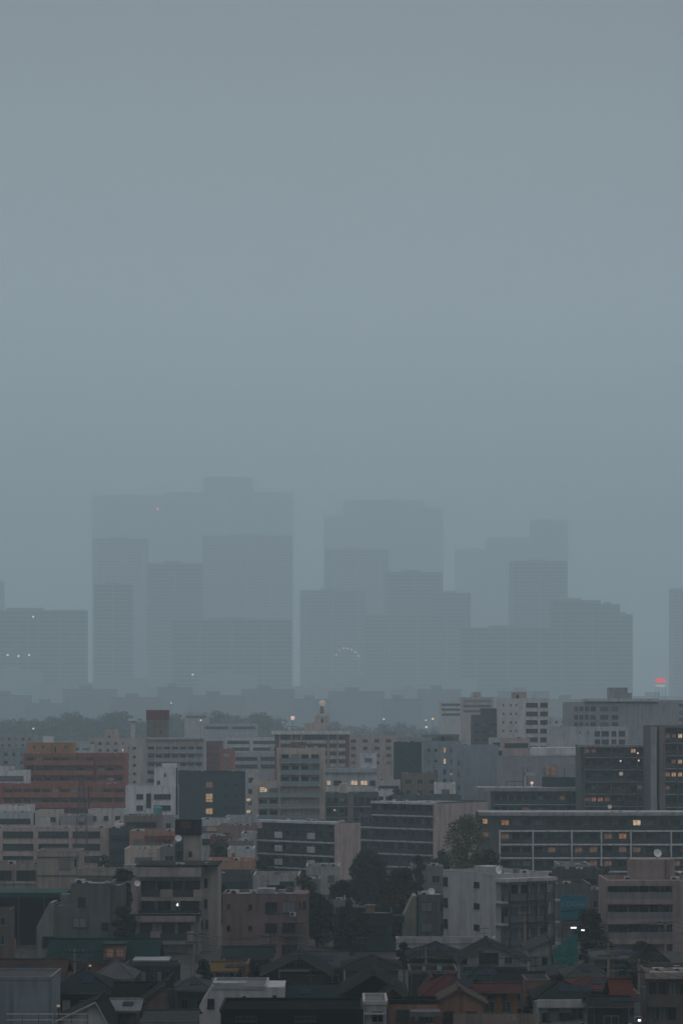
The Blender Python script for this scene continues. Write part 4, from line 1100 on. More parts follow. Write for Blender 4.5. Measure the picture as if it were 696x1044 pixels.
# beige flats with two balcony storeys
b = Bld('apartment_building', 'dim beige flats with deep balconies and a white lamp, in front of the tank tower', 140, 222, 883, 362, 'beige', 11)
b.slab(139, 222.5, 881.8, 883.2, -2.2, 11.2, 'black', 'eave'); b.slab(141, 206, 883.3, 893.5, -2.1, -.01, 'beige', 'fascia')
def apt_floor(y, x0, x1, mid, gaps):
    b.balc(x0, x1, y, 2.0, 'dark', 1.1, slabc='beige', th=.5)
    for a0, a1 in mid: b.slab(a0, a1, y - 8.2, y - .05, -2.12, -2.01, 'beige', 'balcony_panel')
    for a0, a1, g in gaps: b.win(a0, y - 16.5, a1, y - .4, g, n=2, framed='k', name='sliding_door')
apt_floor(914.5, 142, 206, [(142, 145), (164.5, 177), (198, 206)], [(144, 159, 'd'), (160, 174, 'd'), (176, 187, 'd'), (188, 204, 'd')])
apt_floor(935, 142, 206, [], [(144, 157, 'd'), (161, 174, 'd'), (177, 180, 'p'), (184, 203, 'd')])
b.win(208, 896, 211.5, 905, 'd', n=1, framed='k'); b.win(208, 917, 211.5, 926, 'd', n=1, framed='k')
b.block(122, 205, 930.5, -3.6, -.02, 'beige', .9, roof='slate'); yo = -3.6
b.slab(121.5, 206, 930.2, 931.4, -5.2, -3.64, 'black', 'coping'); b.slab(121.5, 201.5, 931.5, 937.5, -5.2, -3.62, 'beige', 'fascia')
b.balc(123, 201, 957, 1.5, 'dark', 1.1, slabc='beige', th=.45, yo=yo)
for a0, a1 in ((123, 128), (156, 166), (193, 201)): b.slab(a0, a1, 947, 957, yo - 1.63, yo - 1.52, 'beige', 'balcony_panel')
for a0, a1, g in ((128.5, 140, 'd'), (145, 157, 'd'), (167, 180, 'd'), (183, 196, 'd')): b.win(a0, 940, a1, 956.6, g, yo=yo, n=2, framed='k', name='sliding_door')
for x in (142.5, 160, 181.5): b.slab(x - 1.5, x + 1.5, 938, 956.8, yo - .5, yo - .01, 'beige', 'pilaster')
b.win(203.5, 938, 207, 947, 'd', n=1, framed='k'); b.win(209.5, 938, 212.5, 947, 'd', n=1, framed='k')
b.win(172, 969, 185, 981, 'd', yo=yo, n=2, framed='k')
mb = MB(); mb.ball((b.lx(181.3), -1.2, b.lz(922.5)), .17, 10); mb.box(b.lx(181.3) - .03, b.lx(181.3) + .03, -1.2, -.01, b.lz(921.5), b.lz(921.1)); mb.build('balcony_lamp', EMIT['s'], b.root)
mb = MB(); mb.box(b.lx(179.6), b.lx(182), -.35, -.1, b.lz(934.9), b.lz(924)); mb.build('balcony_cabinet', M_DARKMETAL, b.root)
dish(b.root, b.lx(141), -1.9, b.lz(905), .45); b.clutter(2, 2)

# rounded corner pinkish building
b = Bld('apartment_building', 'dim brown pink three storey building with a rounded right corner', 227, 302, 912, 342, 'rose', 9, parapet=.4, roof='roofpale')
mb = MB(); x1 = b.W; r_ = 12 / b.S; zc = b.H
pts = [(x1 - .5, .02), (x1, .02)] + [(x1 + r_ * math.sin(q), r_ * .9 * (1 - math.cos(q)) + .02) for q in [i * math.pi / 14 for i in range(1, 8)]] + [(x1 + r_, 8.5), (x1 - .5, 8.5)]
n = len(mb.v); k = len(pts); mb.v += [(x, y, -.5) for x, y in pts] + [(x, y, zc) for x, y in pts]
mb.f.append(tuple(range(n + k, n + 2 * k))); mb.m.append(0)
for i in range(k): j = (i + 1) % k; mb.f.append((n + i, n + j, n + k + j, n + k + i)); mb.m.append(0)
mb.build('rounded_corner', b.wall, b.root)
for y, in ((925,), (946.5,)):
    b.win(270, y - 5.2, 282.5, y + 6, 'd', n=2, framed='k')
    b.win(253, y - 2.6, 257, y + 2.6, 'd', n=1, framed='k'); b.win(231, y - 2.6, 235, y + 2.4, 'd', n=1, framed='k')
b.win(287.5, 919.5, 300.5, 931, 'c', n=3, framed='k'); b.win(303, 919.5, 306.5, 927.5, 'd', n=1, framed='k', yo=.12); b.win(308.5, 919.5, 311.5, 927.5, 'd', n=1, framed='k', yo=.35)
b.win(287.5, 941, 301, 952, 'd', n=3, framed='k'); b.win(287, 963, 303, 975, 'd', n=3, framed='k')
b.balc(286, 312, 953, .9, 'bars', 1.0, slabc='rose')
mb = MB(); b.slab(288, 312, 940.3, 941.2, -.6, -.005, 'mud', 'canopy'); b.box(262, 280, 907, 912, 1, 4, 'palegrey', 'penthouse'); ac_unit(b.root, b.lx(298.5), -.3, b.lz(935), 1); b.clutter(3, 3)
filler('white low house with teal shutter behind the brown pink building', 258, 305, 893, 425, 'offwhite', 'punched', 1, lit=0, bay=7, clut=1).slab(285, 300, 899, 903, -.3, -.01, 'teal', 'shutter')
filler('small pale flat house right of the white one, by the big tree', 307, 326, 897, 430, 'grey', 'punched', 1, lit=0)
filler('dim low terrace between dark hedge trees and the danchi, with pale roof edge', 322, 352, 918, 390, 'grey', 'punched', 1, lit=0, roof='roofpale')
filler('dark low house among the trees with a salmon box chimney', 340, 400, 932, 360, 'tealdark', 'ribbon', 1, lit=0, pent=(373, 382, 925, 1, 2, 'salmon'))
filler('pale low yard building with red door behind the dark trees', 232, 258, 866, 500, 'palegrey', 'punched', 1, lit=0).slab(236, 239.5, 870, 878, -.1, -.004, 'red', 'door')
filler('salmon roofed shop left of the danchi', 212, 262, 878, 480, 'salmon', 'punched', 1, lit=0, roof='orange', clut=2)
filler('dark flat garage behind the rounded building', 210, 256, 891, 440, 'slate', 'ribbon', 1, lit=0)

filler('low grey house behind the narrow grey green building and its trees', 420, 452, 884, 450, 'grey', 'punched', 1, lit=0, clut=2)
filler('pale low flat house in front of the danchi, left of the tall broad tree', 312, 346, 884, 455, 'offwhite', 'punched', 1, lit=0, clut=2)
filler('small dim house with roof boxes below the white shop window', 232, 256, 858, 525, 'mud', 'punched', 1, lit=0, clut=3)

filler('small cream shop with a bright pale awning between the long office and the canopy shop', 116, 134, 839, 606, 'cream', 'punched', 1, lit=0, clut=3).slab(117, 131, 840, 844, -2.4, -.02, 'white', 'awning')
b = filler('low grey building with a round turquoise roof tank below the white office', 139, 178, 833, 615, 'grey', 'punched', 2, lit=0, clut=5)
mb = MB(); mb.cone((b.lx(160), 3, b.H - .7), (b.lx(160), 3, b.H + 2.2), 1.15, 1.15, 16); mb.cone((b.lx(160), 3, b.H + 2.2), (b.lx(160), 3, b.H + 2.6), 1.15, .5, 16); mb.build('water_tank', plain_mat('tank_turquoise', (.06, .22, .22), .6), b.root)
filler('small plum walled house below the yellow lit shop', 214, 234, 853, 535, 'maroon', 'punched', 2, lit=0, clut=3)
filler('small pale house beside the left corner of the grey danchi', 246, 262, 850, 545, 'palegrey', 'punched', 2, lit=0, clut=3)
filler('bright white low annex left of the rust brown building', 383, 404, 806, 655, 'white', 'punched', 1, lit=0, clut=3)
filler('white low annex in front of the red flats at their left end', -6, 30, 822, 668, 'white', 'ribbon', 1, lit=0, clut=4)
filler('flat grey building with a pale roof above the blue sign', 570, 602, 882, 462, 'palegrey', 'punched', 1, lit=0, clut=4, roof='roofpale')

# grey green house and the white block of flats
b = Bld('apartment_building', 'narrow grey green building with a sloped left shoulder', 427, 456, 913, 365, 'greygreen', 8, parapet=.3, roof='roofpale')
b.slab(424.5, 430, 914.5, 975, .3, 4, 'teal', 'stair_panel') ; mb = MB()
mb.prism([(b.lx(410), -.4), (b.lx(424.3), -.4), (b.lx(424.3), b.lz(914)), (b.lx(421), b.lz(914)), (b.lx(410), b.lz(938))], .5, 7); mb.build('sloped_wing', wall_mat('olive'), b.root)
for y in (925, 946): b.win(429, y - 4.6, 440.5, y + 4.8, 'c', n=2, framed='k'); b.win(449, y - 4, 451, y + 4, 'd', n=1, framed='k')
b.slab(402, 412, 934, 940, -.5, 3, 'tealdark', 'awning'); b.clutter(2, 2); dish(b.root, b.lx(440), 2, b.H - .3, .5)

b = Bld('apartment_building', 'white four storey block of flats with dark framed balconies on its right face', 505, 562, 892, 352, 'white', a=32, side=50, parapet=.5, roof='roofpale', streak=.3)
for y in (904, 926, 948): 
    b.win(485, y - 3, 490, y + 3, 'd', 'L', n=1, framed='k'); b.win(455.4, y - 5, 459.5, y + 4.4, 'd', 'L', n=1, framed='k')
b.slab(504.6, 564, 896, 899.5, -1.7, .3, 'white', 'eave')
for j, y in enumerate((919.5, 942, 964.5)):
    b.balc(507, 562, y, 1.6, 'mid', 1.15, slabc='slate', th=.25)
    for i in range(5): b.win(511 + i * 10.4, y - 16, 518.5 + i * 10.4, y - .4, pick({'d': 3, 'c': 3}), n=2, framed='k', name='sliding_door')
    b.slab(504.5, 511, y - .4, y + 1.6, -1.72, -.01, 'white', 'ledge'); b.slab(560, 567, y - .4, y + 1.6, -1.72, -.01, 'white', 'ledge')
for x in (513, 532, 541, 551, 560.5): b.slab(x - .5, x + .5, 899.6, 966, -1.78, -1.62, M_DARKMETAL, 'post')
b.box(472, 491, 885.5, 892, -3, 0, 'white', 'x') if False else None
mb = MB(); mb.box(.9, 3.6, 3.2, 6.6, b.H - .6, b.H + .95); mb.build('penthouse', b.wall, b.root); dish(b.root, 2.0, 2.4, b.H - .5, .6); b.clutter(2, 2)
b = Bld('low_wall', 'long pale retaining wall below the narrow grey green building', 404, 505, 957.5, 335, 'offwhite', 3, parapet=.25, cat='wall')
b.slab(404, 505, 962, 963, -.12, -.004, 'grey', 'ledge')
# right hand flats
b = Bld('apartment_building', 'pinkish flats with long ribbon balconies and a tall roof box at the right', 618, 712, 897.5, 352, 'pink', 11, roof='roofpale')
b.slab(617.5, 684, 897.4, 903, -1.5, -.01, 'pink', 'fascia'); b.slab(684, 712, 897.6, 985, -1.2, -.02, 'pink', 'end_pier')
for y in (916.5, 936.7, 957):
    b.balc(618, 684, y, 1.45, 'solid', .95, c='grey', slabc='pink', th=.55)
    b.slab(617.8, 684, y - .2, y + 5, -1.56, -1.46, 'pink', 'spandrel')
    for i in range(6): b.win(619.5 + i * 10.6, y - 13.4, 629 + i * 10.6, y - .4, pick({'d': 5, 'g': 1}), n=2, framed='k', name='sliding_door')
    b.slab(677, 683, y - 7, y - .6, -1.63, -1.57, 'bluegrey', 'rail_panel')
b.box(644, 689, 877, 897.3, 1.5, 6, 'pink', 'penthouse'); b.slab(679, 680.2, 877, 897, 1.3, 1.49, 'mud', 'downpipe'); dish(b.root, b.lx(671.5), 2, b.lz(877.4), .6); b.clutter(3, 2, False, True, 2)
filler('dark teal fronted low building hidden behind the blue sign', 566, 612, 887, 420, 'slate', 'ribbon', 2, lit=0, roof='roofpale', D=8)
filler('grey building carrying the blue sign, pale ledge at its foot', 568, 602, 902, 385, 'greygreen', 'punched', 2, lit=0)
filler('dim brown block between the blue sign and the ribbon balcony flats', 598, 620, 908, 400, 'mud', 'punched', 3, lit=0)

# blue lettered banner
Y = 378
t = root_empty('billboard', 'blue banner with thin pale lettering beside the white block of flats', 'sign', (wx(571, Y), Y, 0))
S = F / Y
mb = MB(); mb.box(0, 26 / S, 0, .25, wz(938, Y), wz(913, Y)); mb.build('panel', plain_mat('banner_blue', (.02, .13, .20), .5), t)
mb = MB(); mb.box(4 / S, 26 / S, -.02, -.005, wz(938, Y) + .02, wz(928.5, Y)); mb.build('lower_stripe', plain_mat('banner_teal', (.015, .13, .15), .5), t)
mb = MB(); mb.hexa([(0, -.06, wz(930.3, Y)), (26 / S, -.06, wz(927.8, Y)), (26 / S, -.03, wz(927.8, Y)), (0, -.03, wz(930.3, Y)), (0, -.06, wz(929.3, Y)), (26 / S, -.06, wz(926.8, Y)), (26 / S, -.03, wz(926.8, Y)), (0, -.03, wz(929.3, Y))]); mb.build('cable_strap', M_WIRE, t)
mb = MB()
for x in (.2, 26 / S - .3): mb.box(x, x + .14, .26, .4, 0, wz(913, Y))
mb.box(0, 26 / S, .26, .36, wz(914, Y) - .1, wz(914, Y)); mb.build('post', M_METAL, t)
cu = bpy.data.curves.new('lettering', 'FONT'); cu.body = 'iCOXXAI'; cu.size = 1.15; cu.extrude = .01; cu.align_x = 'CENTER'
cu.materials.append(plain_mat('letter_pale', (.16, .27, .29), .5))
tmp = bpy.data.objects.new('lettering_curve', cu); col.objects.link(tmp); bpy.context.view_layer.update()
me = bpy.data.meshes.new_from_object(tmp.evaluated_get(bpy.context.evaluated_depsgraph_get())); bpy.data.objects.remove(tmp); bpy.data.curves.remove(cu)
lo = bpy.data.objects.new('lettering', me); col.objects.link(lo); lo.parent = t; lo.location = (12.5 / S, -.03, wz(924.6, Y)); lo.rotation_euler = (R(90), 0, 0); lo.scale = (.78, 1, 1)

# ---------------------------------------------------------------- trees
tree('tall dark broad tree in front of the two danchi slabs', 352, 400, 872, 440, 'dark', 8000, .55, 21, nl=18)
tree('second dark tree leaning right of the tall broad one', 386, 430, 888, 408, 'dark', 7000, .5, 22, nl=15)
tree('rust tinted dark tree in front of the dark pair', 376, 426, 915, 372, 'rust', 6500, .45, 23, nl=14)
tree('yellow green tall tree beside the pinkish danchi end wall', 452, 502, 833, 470, 'yellow', 3600, .5, 24, nl=15)
tree('dark green bushy tree behind the white block roof', 476, 522, 868, 430, 'mid', 3200, .48, 25, nl=11)
tree('dark conical tree left of the grey green building', 418, 436, 872, 430, 'dark', 1500, .45, 26, nl=8, flat=1.4)
tree('dark hedge like tree right of the rounded corner building', 304, 342, 914, 366, 'dark', 6000, .45, 27, nl=13)
tree('spreading pine with bare limbs right of the rounded corner building', 288, 328, 893, 385, 'mid', 1100, .4, 28, nl=9, flat=.5)
tree('small round dark tree in front of the danchi left end', 254, 284, 874, 470, 'dark', 1900, .45, 29, nl=9)
tree('dark tree between the concrete house and the beige flats', 108, 138, 888, 378, 'dark', 3000, .42, 30, nl=10)
tree('dark tree by the street lamps under the blue sign', 583, 622, 930, 352, 'dark', 3400, .42, 31, nl=11)
tree('dark bush tree between the beige flats and the brown pink building', 204, 236, 903, 385, 'dark', 2600, .45, 32, nl=9)
tree('dim tree behind the brown block right of the blue sign', 598, 632, 884, 440, 'mid', 1800, .5, 33, nl=9)
tree('low dark roundish tree behind the tank tower', 206, 240, 858, 510, 'mid', 1800, .55, 34, nl=9)
tree('yellowish small tree beside the stepped danchi slab', 440, 462, 868, 455, 'mid', 1300, .45, 36, nl=8)
tree('dark shrub by the white house and brown fence', 531, 549, 1017, 258, 'dark', 1500, .28, 35, nl=8, flat=1.1)
tree('dark tree at the foot of the pinkish ribbon flats', 640, 668, 962, 322, 'dark', 2200, .36, 37, nl=9)
tree('dark green tree on the slope below the tank tower, left', 96, 116, 872, 505, 'mid', 1000, .5, 38, nl=7)
tree('roof height dark tree on the danchi terrace', 392, 416, 804, 640, 'mid', 900, .6, 39, nl=7)
tree('dark tree filling the gap left of the tall broad one', 330, 366, 900, 398, 'dark', 4500, .48, 41, nl=12)
tree('low dark tree beneath the tall broad one, by the dark low house', 338, 380, 928, 352, 'dark', 4500, .42, 42, nl=11)
tree('dark bush between the concrete house and teal roof', 112, 140, 925, 345, 'dark', 2400, .38, 43, nl=9)
tree('dark bush in front of the ribbon flats left corner', 606, 630, 956, 330, 'dark', 2200, .36, 44, nl=8)
tree('dark garden tree between the lamps and the turquoise sheet', 588, 612, 962, 312, 'dark', 2200, .34, 45, nl=9)
tree('dark garden bush left of the dark green roofed house', 402, 422, 962, 306, 'dark', 1800, .32, 46, nl=8)
tree('dark garden bush between the ochre house and the pink balcony house', 250, 272, 983, 276, 'dark', 1800, .3, 47, nl=8)
tree('dark garden tree behind the grey dome shouldered house', 196, 218, 980, 287, 'dark', 1800, .32, 48, nl=8)
tree('dark garden tree by the low flats at the lower right edge', 640, 660, 990, 268, 'dark', 1600, .3, 49, nl=8)
tree('dark bush between the salmon gable house and the maroon roof', 478, 494, 1000, 262, 'dark', 1200, .28, 50, nl=7)

# ---------------------------------------------------------------- foreground houses, back to front
def H(*a, **k):
    auto = k.pop('auto', 2); lit = k.pop('lit', .0)
    h = House('house', *a, **k)
    if auto: h.auto(auto, lit)
    return h
h = H('long teal roofed house with a small red lit dormer', 52, 158, 979, 959, 'salmon', 'teal', 'side', D=7, auto=5)
h.box(106, 128, 964, 979, -.35, 2.2, 'salmon', 'dormer'); h.box(105, 129, 962, 963.8, -.6, 2.4, 'tealdark', 'dormer_roof')
for x in (109, 119): h.win(x, 967, x + 7, 976, 'e', n=2, yo=-.36)
for x in (62, 78, 134, 146):
    pass
h = H('dark reddish roofed house with a pale gable edge at the left picture edge', -12, 62, 996, 980, 'mud', 'brown', 'side', D=7, auto=4)
h = H('white gable house with green awning roof below the white flats', 469, 537, 980, 964, 'palegrey', 'dark', 'gable', peak=500, D=9, auto=0)
h.win(488, 972, 508, 984, 'd', n=3, framed='k'); h.win(470.5, 976, 476, 983, 'd', n=1, framed='k')
h.box(472, 536, 986, 993, -2.2, -.02, 'tealdark', 'awning'); h.win(514, 976, 522, 983, 'd'); h.auto(3)
h = H('white low gable with grey roof tucked right of the white gable house', 540, 562, 968, 959, 'palegrey', 'slate', 'gable', D=8, peak=561)
h = H('dark roofed long house with pale eave line in the centre', 352, 406, 988, 976, 'mud', 'dark', 'hip', D=8, auto=3)
h = H('grey ridged house with two pale skylight strips', 306, 350, 986, 972, 'slate', 'slate', 'side', D=8, auto=2)
h = H('big dark gable house with curved pale bargeboards and a pink balcony', 271, 334, 993, 976.5, 'dark', 'dark', 'gable', D=9, peak=305, auto=0, over=.7)
h.box(284, 315, 989, 997, -1.4, -.05, 'rose', 'balcony'); h.win(290, 981.5, 310, 988, 'd', n=4, framed='k'); h.auto(3)
h = H('dark teal roofed low house beneath the rounded corner building', 230, 275, 977, 967, 'slate', 'tealdark', 'side', D=7, auto=2)
h = H('dark green roofed long house below the pale retaining wall', 418, 472, 976, 962, 'dark', 'tealdark', 'hip', D=8, auto=3)
h = H('dark house with two blue lit windows', 418, 466, 990, 983, 'dark', 'black', 'flat', D=8, auto=0)
h.win(429.5, 985.5, 434.5, 991.5, 'B', n=1, framed='k'); h.win(445, 985, 450.5, 991, 'B', n=1, framed='k'); h.auto(2)
h = H('olive walled house with grey pitched roof right of the lamps', 606, 642, 978, 970, 'olive', 'roofgrey', 'side', D=7)
h = H('grey hip roofed house below the street lamps', 580, 618, 997, 984, 'grey', 'slate', 'hip', D=8)
h = H('small grey hip roofed house beneath the turquoise sheet', 556, 584, 994, 983, 'mud', 'slate', 'hip', D=7)
h = H('dark tiled tall house before the pinkish ribbon flats', 648, 682, 983, 965, 'dark', 'dark', 'hip', D=8)
h = H('pale slanted roof house at the right picture edge', 682, 712, 986, 974, 'grey', 'roofgrey', 'shed', D=7)
h = H('dark hip roofed house with a grey right roof slope', 56, 114, 1011, 990, 'dark', 'tealdark', 'hip', D=9, peak=80, auto=3)
h = H('grey hip roofed house between the teal roof and the dark flat house', 98, 132, 998, 981, 'slate', 'roofgrey', 'hip', D=8)
h = H('dark flat roofed house with a pale coping and two pale windows', 129, 182, 982, 980, 'dark', 'black', 'flat', D=9, auto=0, trim='slate')
h.box(135, 172, 979, 980.6, -.3, 4, 'palegrey', 'coping'); h.win(137, 990, 149, 1001, 'c', n=2, framed='k'); h.win(152, 990, 165, 1001, 'c', n=2, framed='k'); h.auto(3)
h = H('house with a dull ochre roof right of the dark flat house', 219, 238, 991, 983, 'slate', 'ochre', 'side', D=7)
h.win(222, 993, 234, 1000, 'b', n=2)
h = H('ochre walled house with dark windows', 226, 252, 983, 980, 'orange', 'brown', 'flat', D=7, auto=0)
h.win(232, 989, 236, 998, 'b', n=1, framed='k'); h.win(240, 988, 246, 999, 'd', n=2, framed='k'); h.auto(2)
h = H('grey dome shouldered house beside the white siding house', 180, 210, 1010, 998, 'slate', 'slate', 'hip', D=8)
h = H('dull pink gable house with dark left roof slope', 144, 172, 1022, 1003, 'rose', 'dark', 'gable', D=8, peak=170)
h = H('narrow white siding house with a dark doorway', 163, 199, 1011, 1006, 'white', 'slate', 'shed', D=7, auto=0, trim='grey')
h.win(169, 1015, 178, 1029, 'd', n=2, framed='k'); 
mb = MB()
for i in range(10): x = h.lx(181) + i * .16 * 1.2; mb.box(x, x + .05, -.05, -.004, h.lz(1040), h.lz(1012))
mb.build('siding_batten', wall_mat('palegrey'), h.root); h.auto(2)
h = H('white terrace house with chamfered left shoulder', 216, 271, 1005.5, 1004, 'white', 'roofpale', 'flat', D=8, auto=0, trim='palegrey', ze=7.5)
mb = MB(); W = -(h.lx(203)); mb.prism([(-W, -.5), (0, -.5), (0, h.lz(1006)), (-W, h.lz(1026))], .05, 7.5); mb.build('shoulder', h.wm, h.root)
mb = MB(); mb.prism([(h.lx(271), -.5), (h.lx(290), -.5), (h.lx(290), h.lz(1006.5)), (h.lx(271), h.lz(1006.5))], -.4, 6); mb.build('side_wing', h.wm, h.root)
h.win(211.5, 1018.5, 218.5, 1028, 'd', n=2, framed='k', yo=.04); h.win(229, 1018.5, 236, 1023.5, 'd', n=2, framed='k'); h.win(261, 1018, 270, 1023.5, 'd', n=2, framed='k'); h.win(278, 1015, 282, 1026, 'd', n=1, framed='k', yo=-.41); h.win(226, 1030, 240, 1040, 'd'); 
ac_unit(h.root, h.lx(250), -.3, h.lz(1021), .9); h.box(216, 250, 1003.6, 1005.3, 1, 3, 'palegrey', 'roof_box')
h = H('dark low gable between the pink balcony house and the teal roof', 290, 326, 1006, 994, 'black', 'black', 'side', D=7)
h = H('dark teal long roofed house with a pale parapet wall in front', 287, 340, 1021, 1005, 'mud', 'tealdark', 'side', D=7, auto=3)
h = H('large black gabled house in the centre', 350, 411, 1013, 994, 'black', 'dark', 'gable', D=10, peak=381, trim='slate', auto=0)
h.win(372, 1018, 384, 1024, 'd', framed='k'); h.auto(3)
h = H('small dim gable with tan bargeboards right of the large black one', 386, 414, 1019, 1008, 'brown', 'dark', 'gable', D=6, peak=400, trim='mud')
h = H('reddish dark hip roofed house right of centre', 436, 482, 1015, 995, 'rose', 'maroon', 'hip', D=9, auto=2)
h = H('small cream dormer house peeking left of the reddish roof', 432, 448, 1011, 1000, 'cream', 'brown', 'gable', D=6)
h = H('grey white stucco house with pale roof edge at the bottom', 371, 394, 1021, 1018.5, 'palegrey', 'roofpale', 'flat', D=7, ze=7, auto=0, trim='offwhite')
h.win(380, 1036, 390, 1044, 'd', n=2, framed='k'); h.box(371, 392, 1033, 1034.5, -.6, -.01, 'offwhite', 'ledge'); h.auto(1)
h = H('salmon flat house with a dark roof edge at the bottom', 396, 446, 1020, 1018, 'salmon', 'black', 'flat', D=7, ze=7.2, auto=0, trim='black')
h.box(418, 448, 1029, 1034, -2.5, -.02, 'roofgrey', 'awning'); h.win(422, 1036, 438, 1041, 'p', n=3); h.auto(2)
h = H('salmon gable house with white framed bay at the bottom', 444, 492, 1022, 1009, 'salmon', 'mud', 'gable', D=8, peak=468, trim='mud')
h = H('orange walled house under a maroon roof', 489, 527, 1012, 1005, 'orange', 'maroon', 'side', D=7, auto=0)
h.win(511, 1014.5, 516, 1020, 'd', n=1, framed='k'); h.win(497, 1016, 505, 1018.5, 'd', n=1, framed='k'); h.auto(2)
h = H('small grey hip roofed house under the white gable house', 477, 502, 1000, 988, 'grey', 'tealdark', 'hip', D=6)
h = H('dark roofed house with pale end wall right of the white gable house', 502, 552, 1001, 993, 'offwhite', 'dark', 'side', D=7, auto=3)
h = H('tan walled house behind the shrub, with a small vent', 536, 560, 999, 996, 'salmon', 'slate', 'flat', D=7, trim='mud')
h = H('white house under a steep dark tiled roof with white plinth band', 549, 602, 1019, 1001, 'white', 'dark', 'hip', D=8, auto=0, trim='white')
h.box(547, 603, 1019, 1027, -.8, -.02, 'white', 'balcony'); h.win(569, 1033, 585, 1040, 'd', n=3, framed='k'); h.win(552, 1033, 560, 1042, 'd', framed='k'); h.auto(2)
h = H('low house under a faded red hip roof', 577, 626, 1009, 998, 'brown', 'tilered', 'hip', D=7, auto=2)
h = H('narrow house whose faded red roof slope faces the poles', 628, 642, 1020, 1000, 'grey', 'tilered', 'side', D=7, auto=1)
h = H('white walled tall narrow house between the two utility poles', 636, 652, 1014, 1011, 'paleblue', 'slate', 'flat', D=6, auto=1)
b = Bld('apartment_building', 'low flats with pale parapets and dark recesses at the lower right edge', 658, 712, 990.5, 262, 'mud', 9, parapet=.5)
b.slab(657, 712, 990.4, 997, -1.5, -.01, 'beige', 'fascia')
for y in (1016, 1042):
    b.balc(659, 690, y + 8, 1.4, 'solid', 1.1, slabc='mud', c='mud')
    for i in range(3): b.win(661 + i * 10, y - 14, 669 + i * 10, y + 7.5, pick({'d': 4, 'c': 2}), n=2, framed='k', name='sliding_door')
b.win(693, 1004, 698, 1014, 'd', n=1, framed='k'); b.clutter(2, 2)
h = H('pale blue corrugated block at the lower left corner', -14, 52, 996, 994, 'paleblue', 'roofgrey', 'flat', D=9, ze=8.2, auto=0, trim='bluegrey')
mb = MB()
for i in range(34): x = .2 + i * .19; mb.box(x, x + .07, -.05, -.003, 0, h.ze - .4)
mb.build('corrugation', h.wm, h.root); h.win(4, 1047, 16, 1056, 'd')
h = H('white gable house with a dark arched roof light at the bottom left', 60, 108, 1041, 1023, 'offwhite', 'dark', 'gable', D=8, peak=98, trim='offwhite')
h = H('house with a bright curved roof sheet beside the white gable', 104, 138, 1031, 1021, 'mud', 'roofpale', 'side', D=6, auto=1)
h = H('dark grey low house left of the pink gable, dim window', 118, 146, 1016, 1004, 'dark', 'black', 'side', D=7)
h = H('low tan house with grey roof at the bottom between white gable and terrace', 150, 196, 1043, 1032, 'mud', 'slate', 'side', D=7, ze=5.2, auto=2)
h = H('black flat roofed hall across the bottom centre', 225, 369, 1029, 1027, 'black', 'black', 'flat', D=9, ze=8.0, auto=0, trim='black', cat='hall')
h.win(240, 1036, 262, 1042, 'd', n=4, framed='k'); h.win(300, 1036, 322, 1042, 'd', n=4, framed='k')
h = H('brown rendered low house behind the bamboo fence', 460, 490, 1010, 1008.5, 'mud', 'mud', 'flat', D=6, ze=6.5, auto=1, trim='brown')
h = H('grey low wall house with flat roof behind the bamboo fence', 489, 527, 1023, 1021.5, 'grey', 'slate', 'flat', D=5, ze=5.5, auto=2)
h = H('dark low shed between the red roofs and the lower right flats', 604, 640, 1026, 1018, 'dark', 'dark', 'side', D=6, auto=1)
# fence at the bottom
def fence(label, x0, x1, pyt, Y, c):
    t = root_empty('fence', label, 'fence', (wx(x0, Y), Y, 0)); W = (x1 - x0) * Y / F; z = wz(pyt, Y)
    mb = MB(); n = int(W / .16)
    for i in range(n): x = i * W / n; mb.box(x, x + W / n * .8, 0, .04, .1, z)
    mb.build('panel', wall_mat(c), t)
    mb = MB()
    for i in range(int(W / 1.8) + 1): mb.box(i * 1.8, i * 1.8 + .1, .05, .16, 0, z + .25)
    mb.build('post', M_DARKMETAL, t)
fence('brown upright board fence of a roof terrace along the bottom', 462, 548, 1034, 232, 'mud')
def railing(label, x0, x1, pyt, Y, h=1.2):
    t = root_empty('railing', label, 'railing', (wx(x0, Y), Y, wz(pyt, Y) - h)); W = (x1 - x0) * Y / F
    mb = MB(); mb.box(0, W, -.03, .03, h - .06, h); mb.box(0, W, -.03, .03, .1, .15); mb.box(0, W, -.03, .03, h * .5, h * .5 + .05)
    mb.build('rail', M_UNIT, t); mb = MB()
    for i in range(int(W / 1.5) + 1): mb.box(i * 1.5, i * 1.5 + .06, -.035, .035, -6, h)
    mb.build('post', M_METAL, t)
railing('thin pale roof railing at the lower left bottom edge', 6, 90, 1034, 226)
# turquoise sheet
Y = 318
t = root_empty('construction_sheet', 'turquoise sheet over scaffolding beside the street lamps', 'sheet', (wx(553, Y), Y, 0)); S = F / Y
mb = MB(); r = random.Random(4); n0 = 0; nx, nz = 16, 12
for j in range(nz + 1):
    for i in range(nx + 1):
        u, v = i / nx, j / nz
        px = 553 + 36 * u; topy = 976 - 24 * u; py = 994 + (topy - 994) * v
        mb.v.append(((px - 553) / S, .8 * v + .12 * math.sin(u * 19) + r.uniform(-.06, .06), wz(py, Y)))
for j in range(nz):
    for i in range(nx):
        a = j * (nx + 1) + i; mb.f.append((a, a + 1, a + nx + 2, a + nx + 1)); mb.m.append(0)
k = len(mb.v); mb.v += [(x, y + .05, z) for x, y, z in mb.v[:k]]
for j in range(nz):
    for i in range(nx):
        a = k + j * (nx + 1) + i; mb.f.append((a + nx + 1, a + nx + 2, a + 1, a)); mb.m.append(0)
mb.build('sheet', plain_mat('turquoise_sheet', (.012, .11, .10), .6), t)
mb = MB()
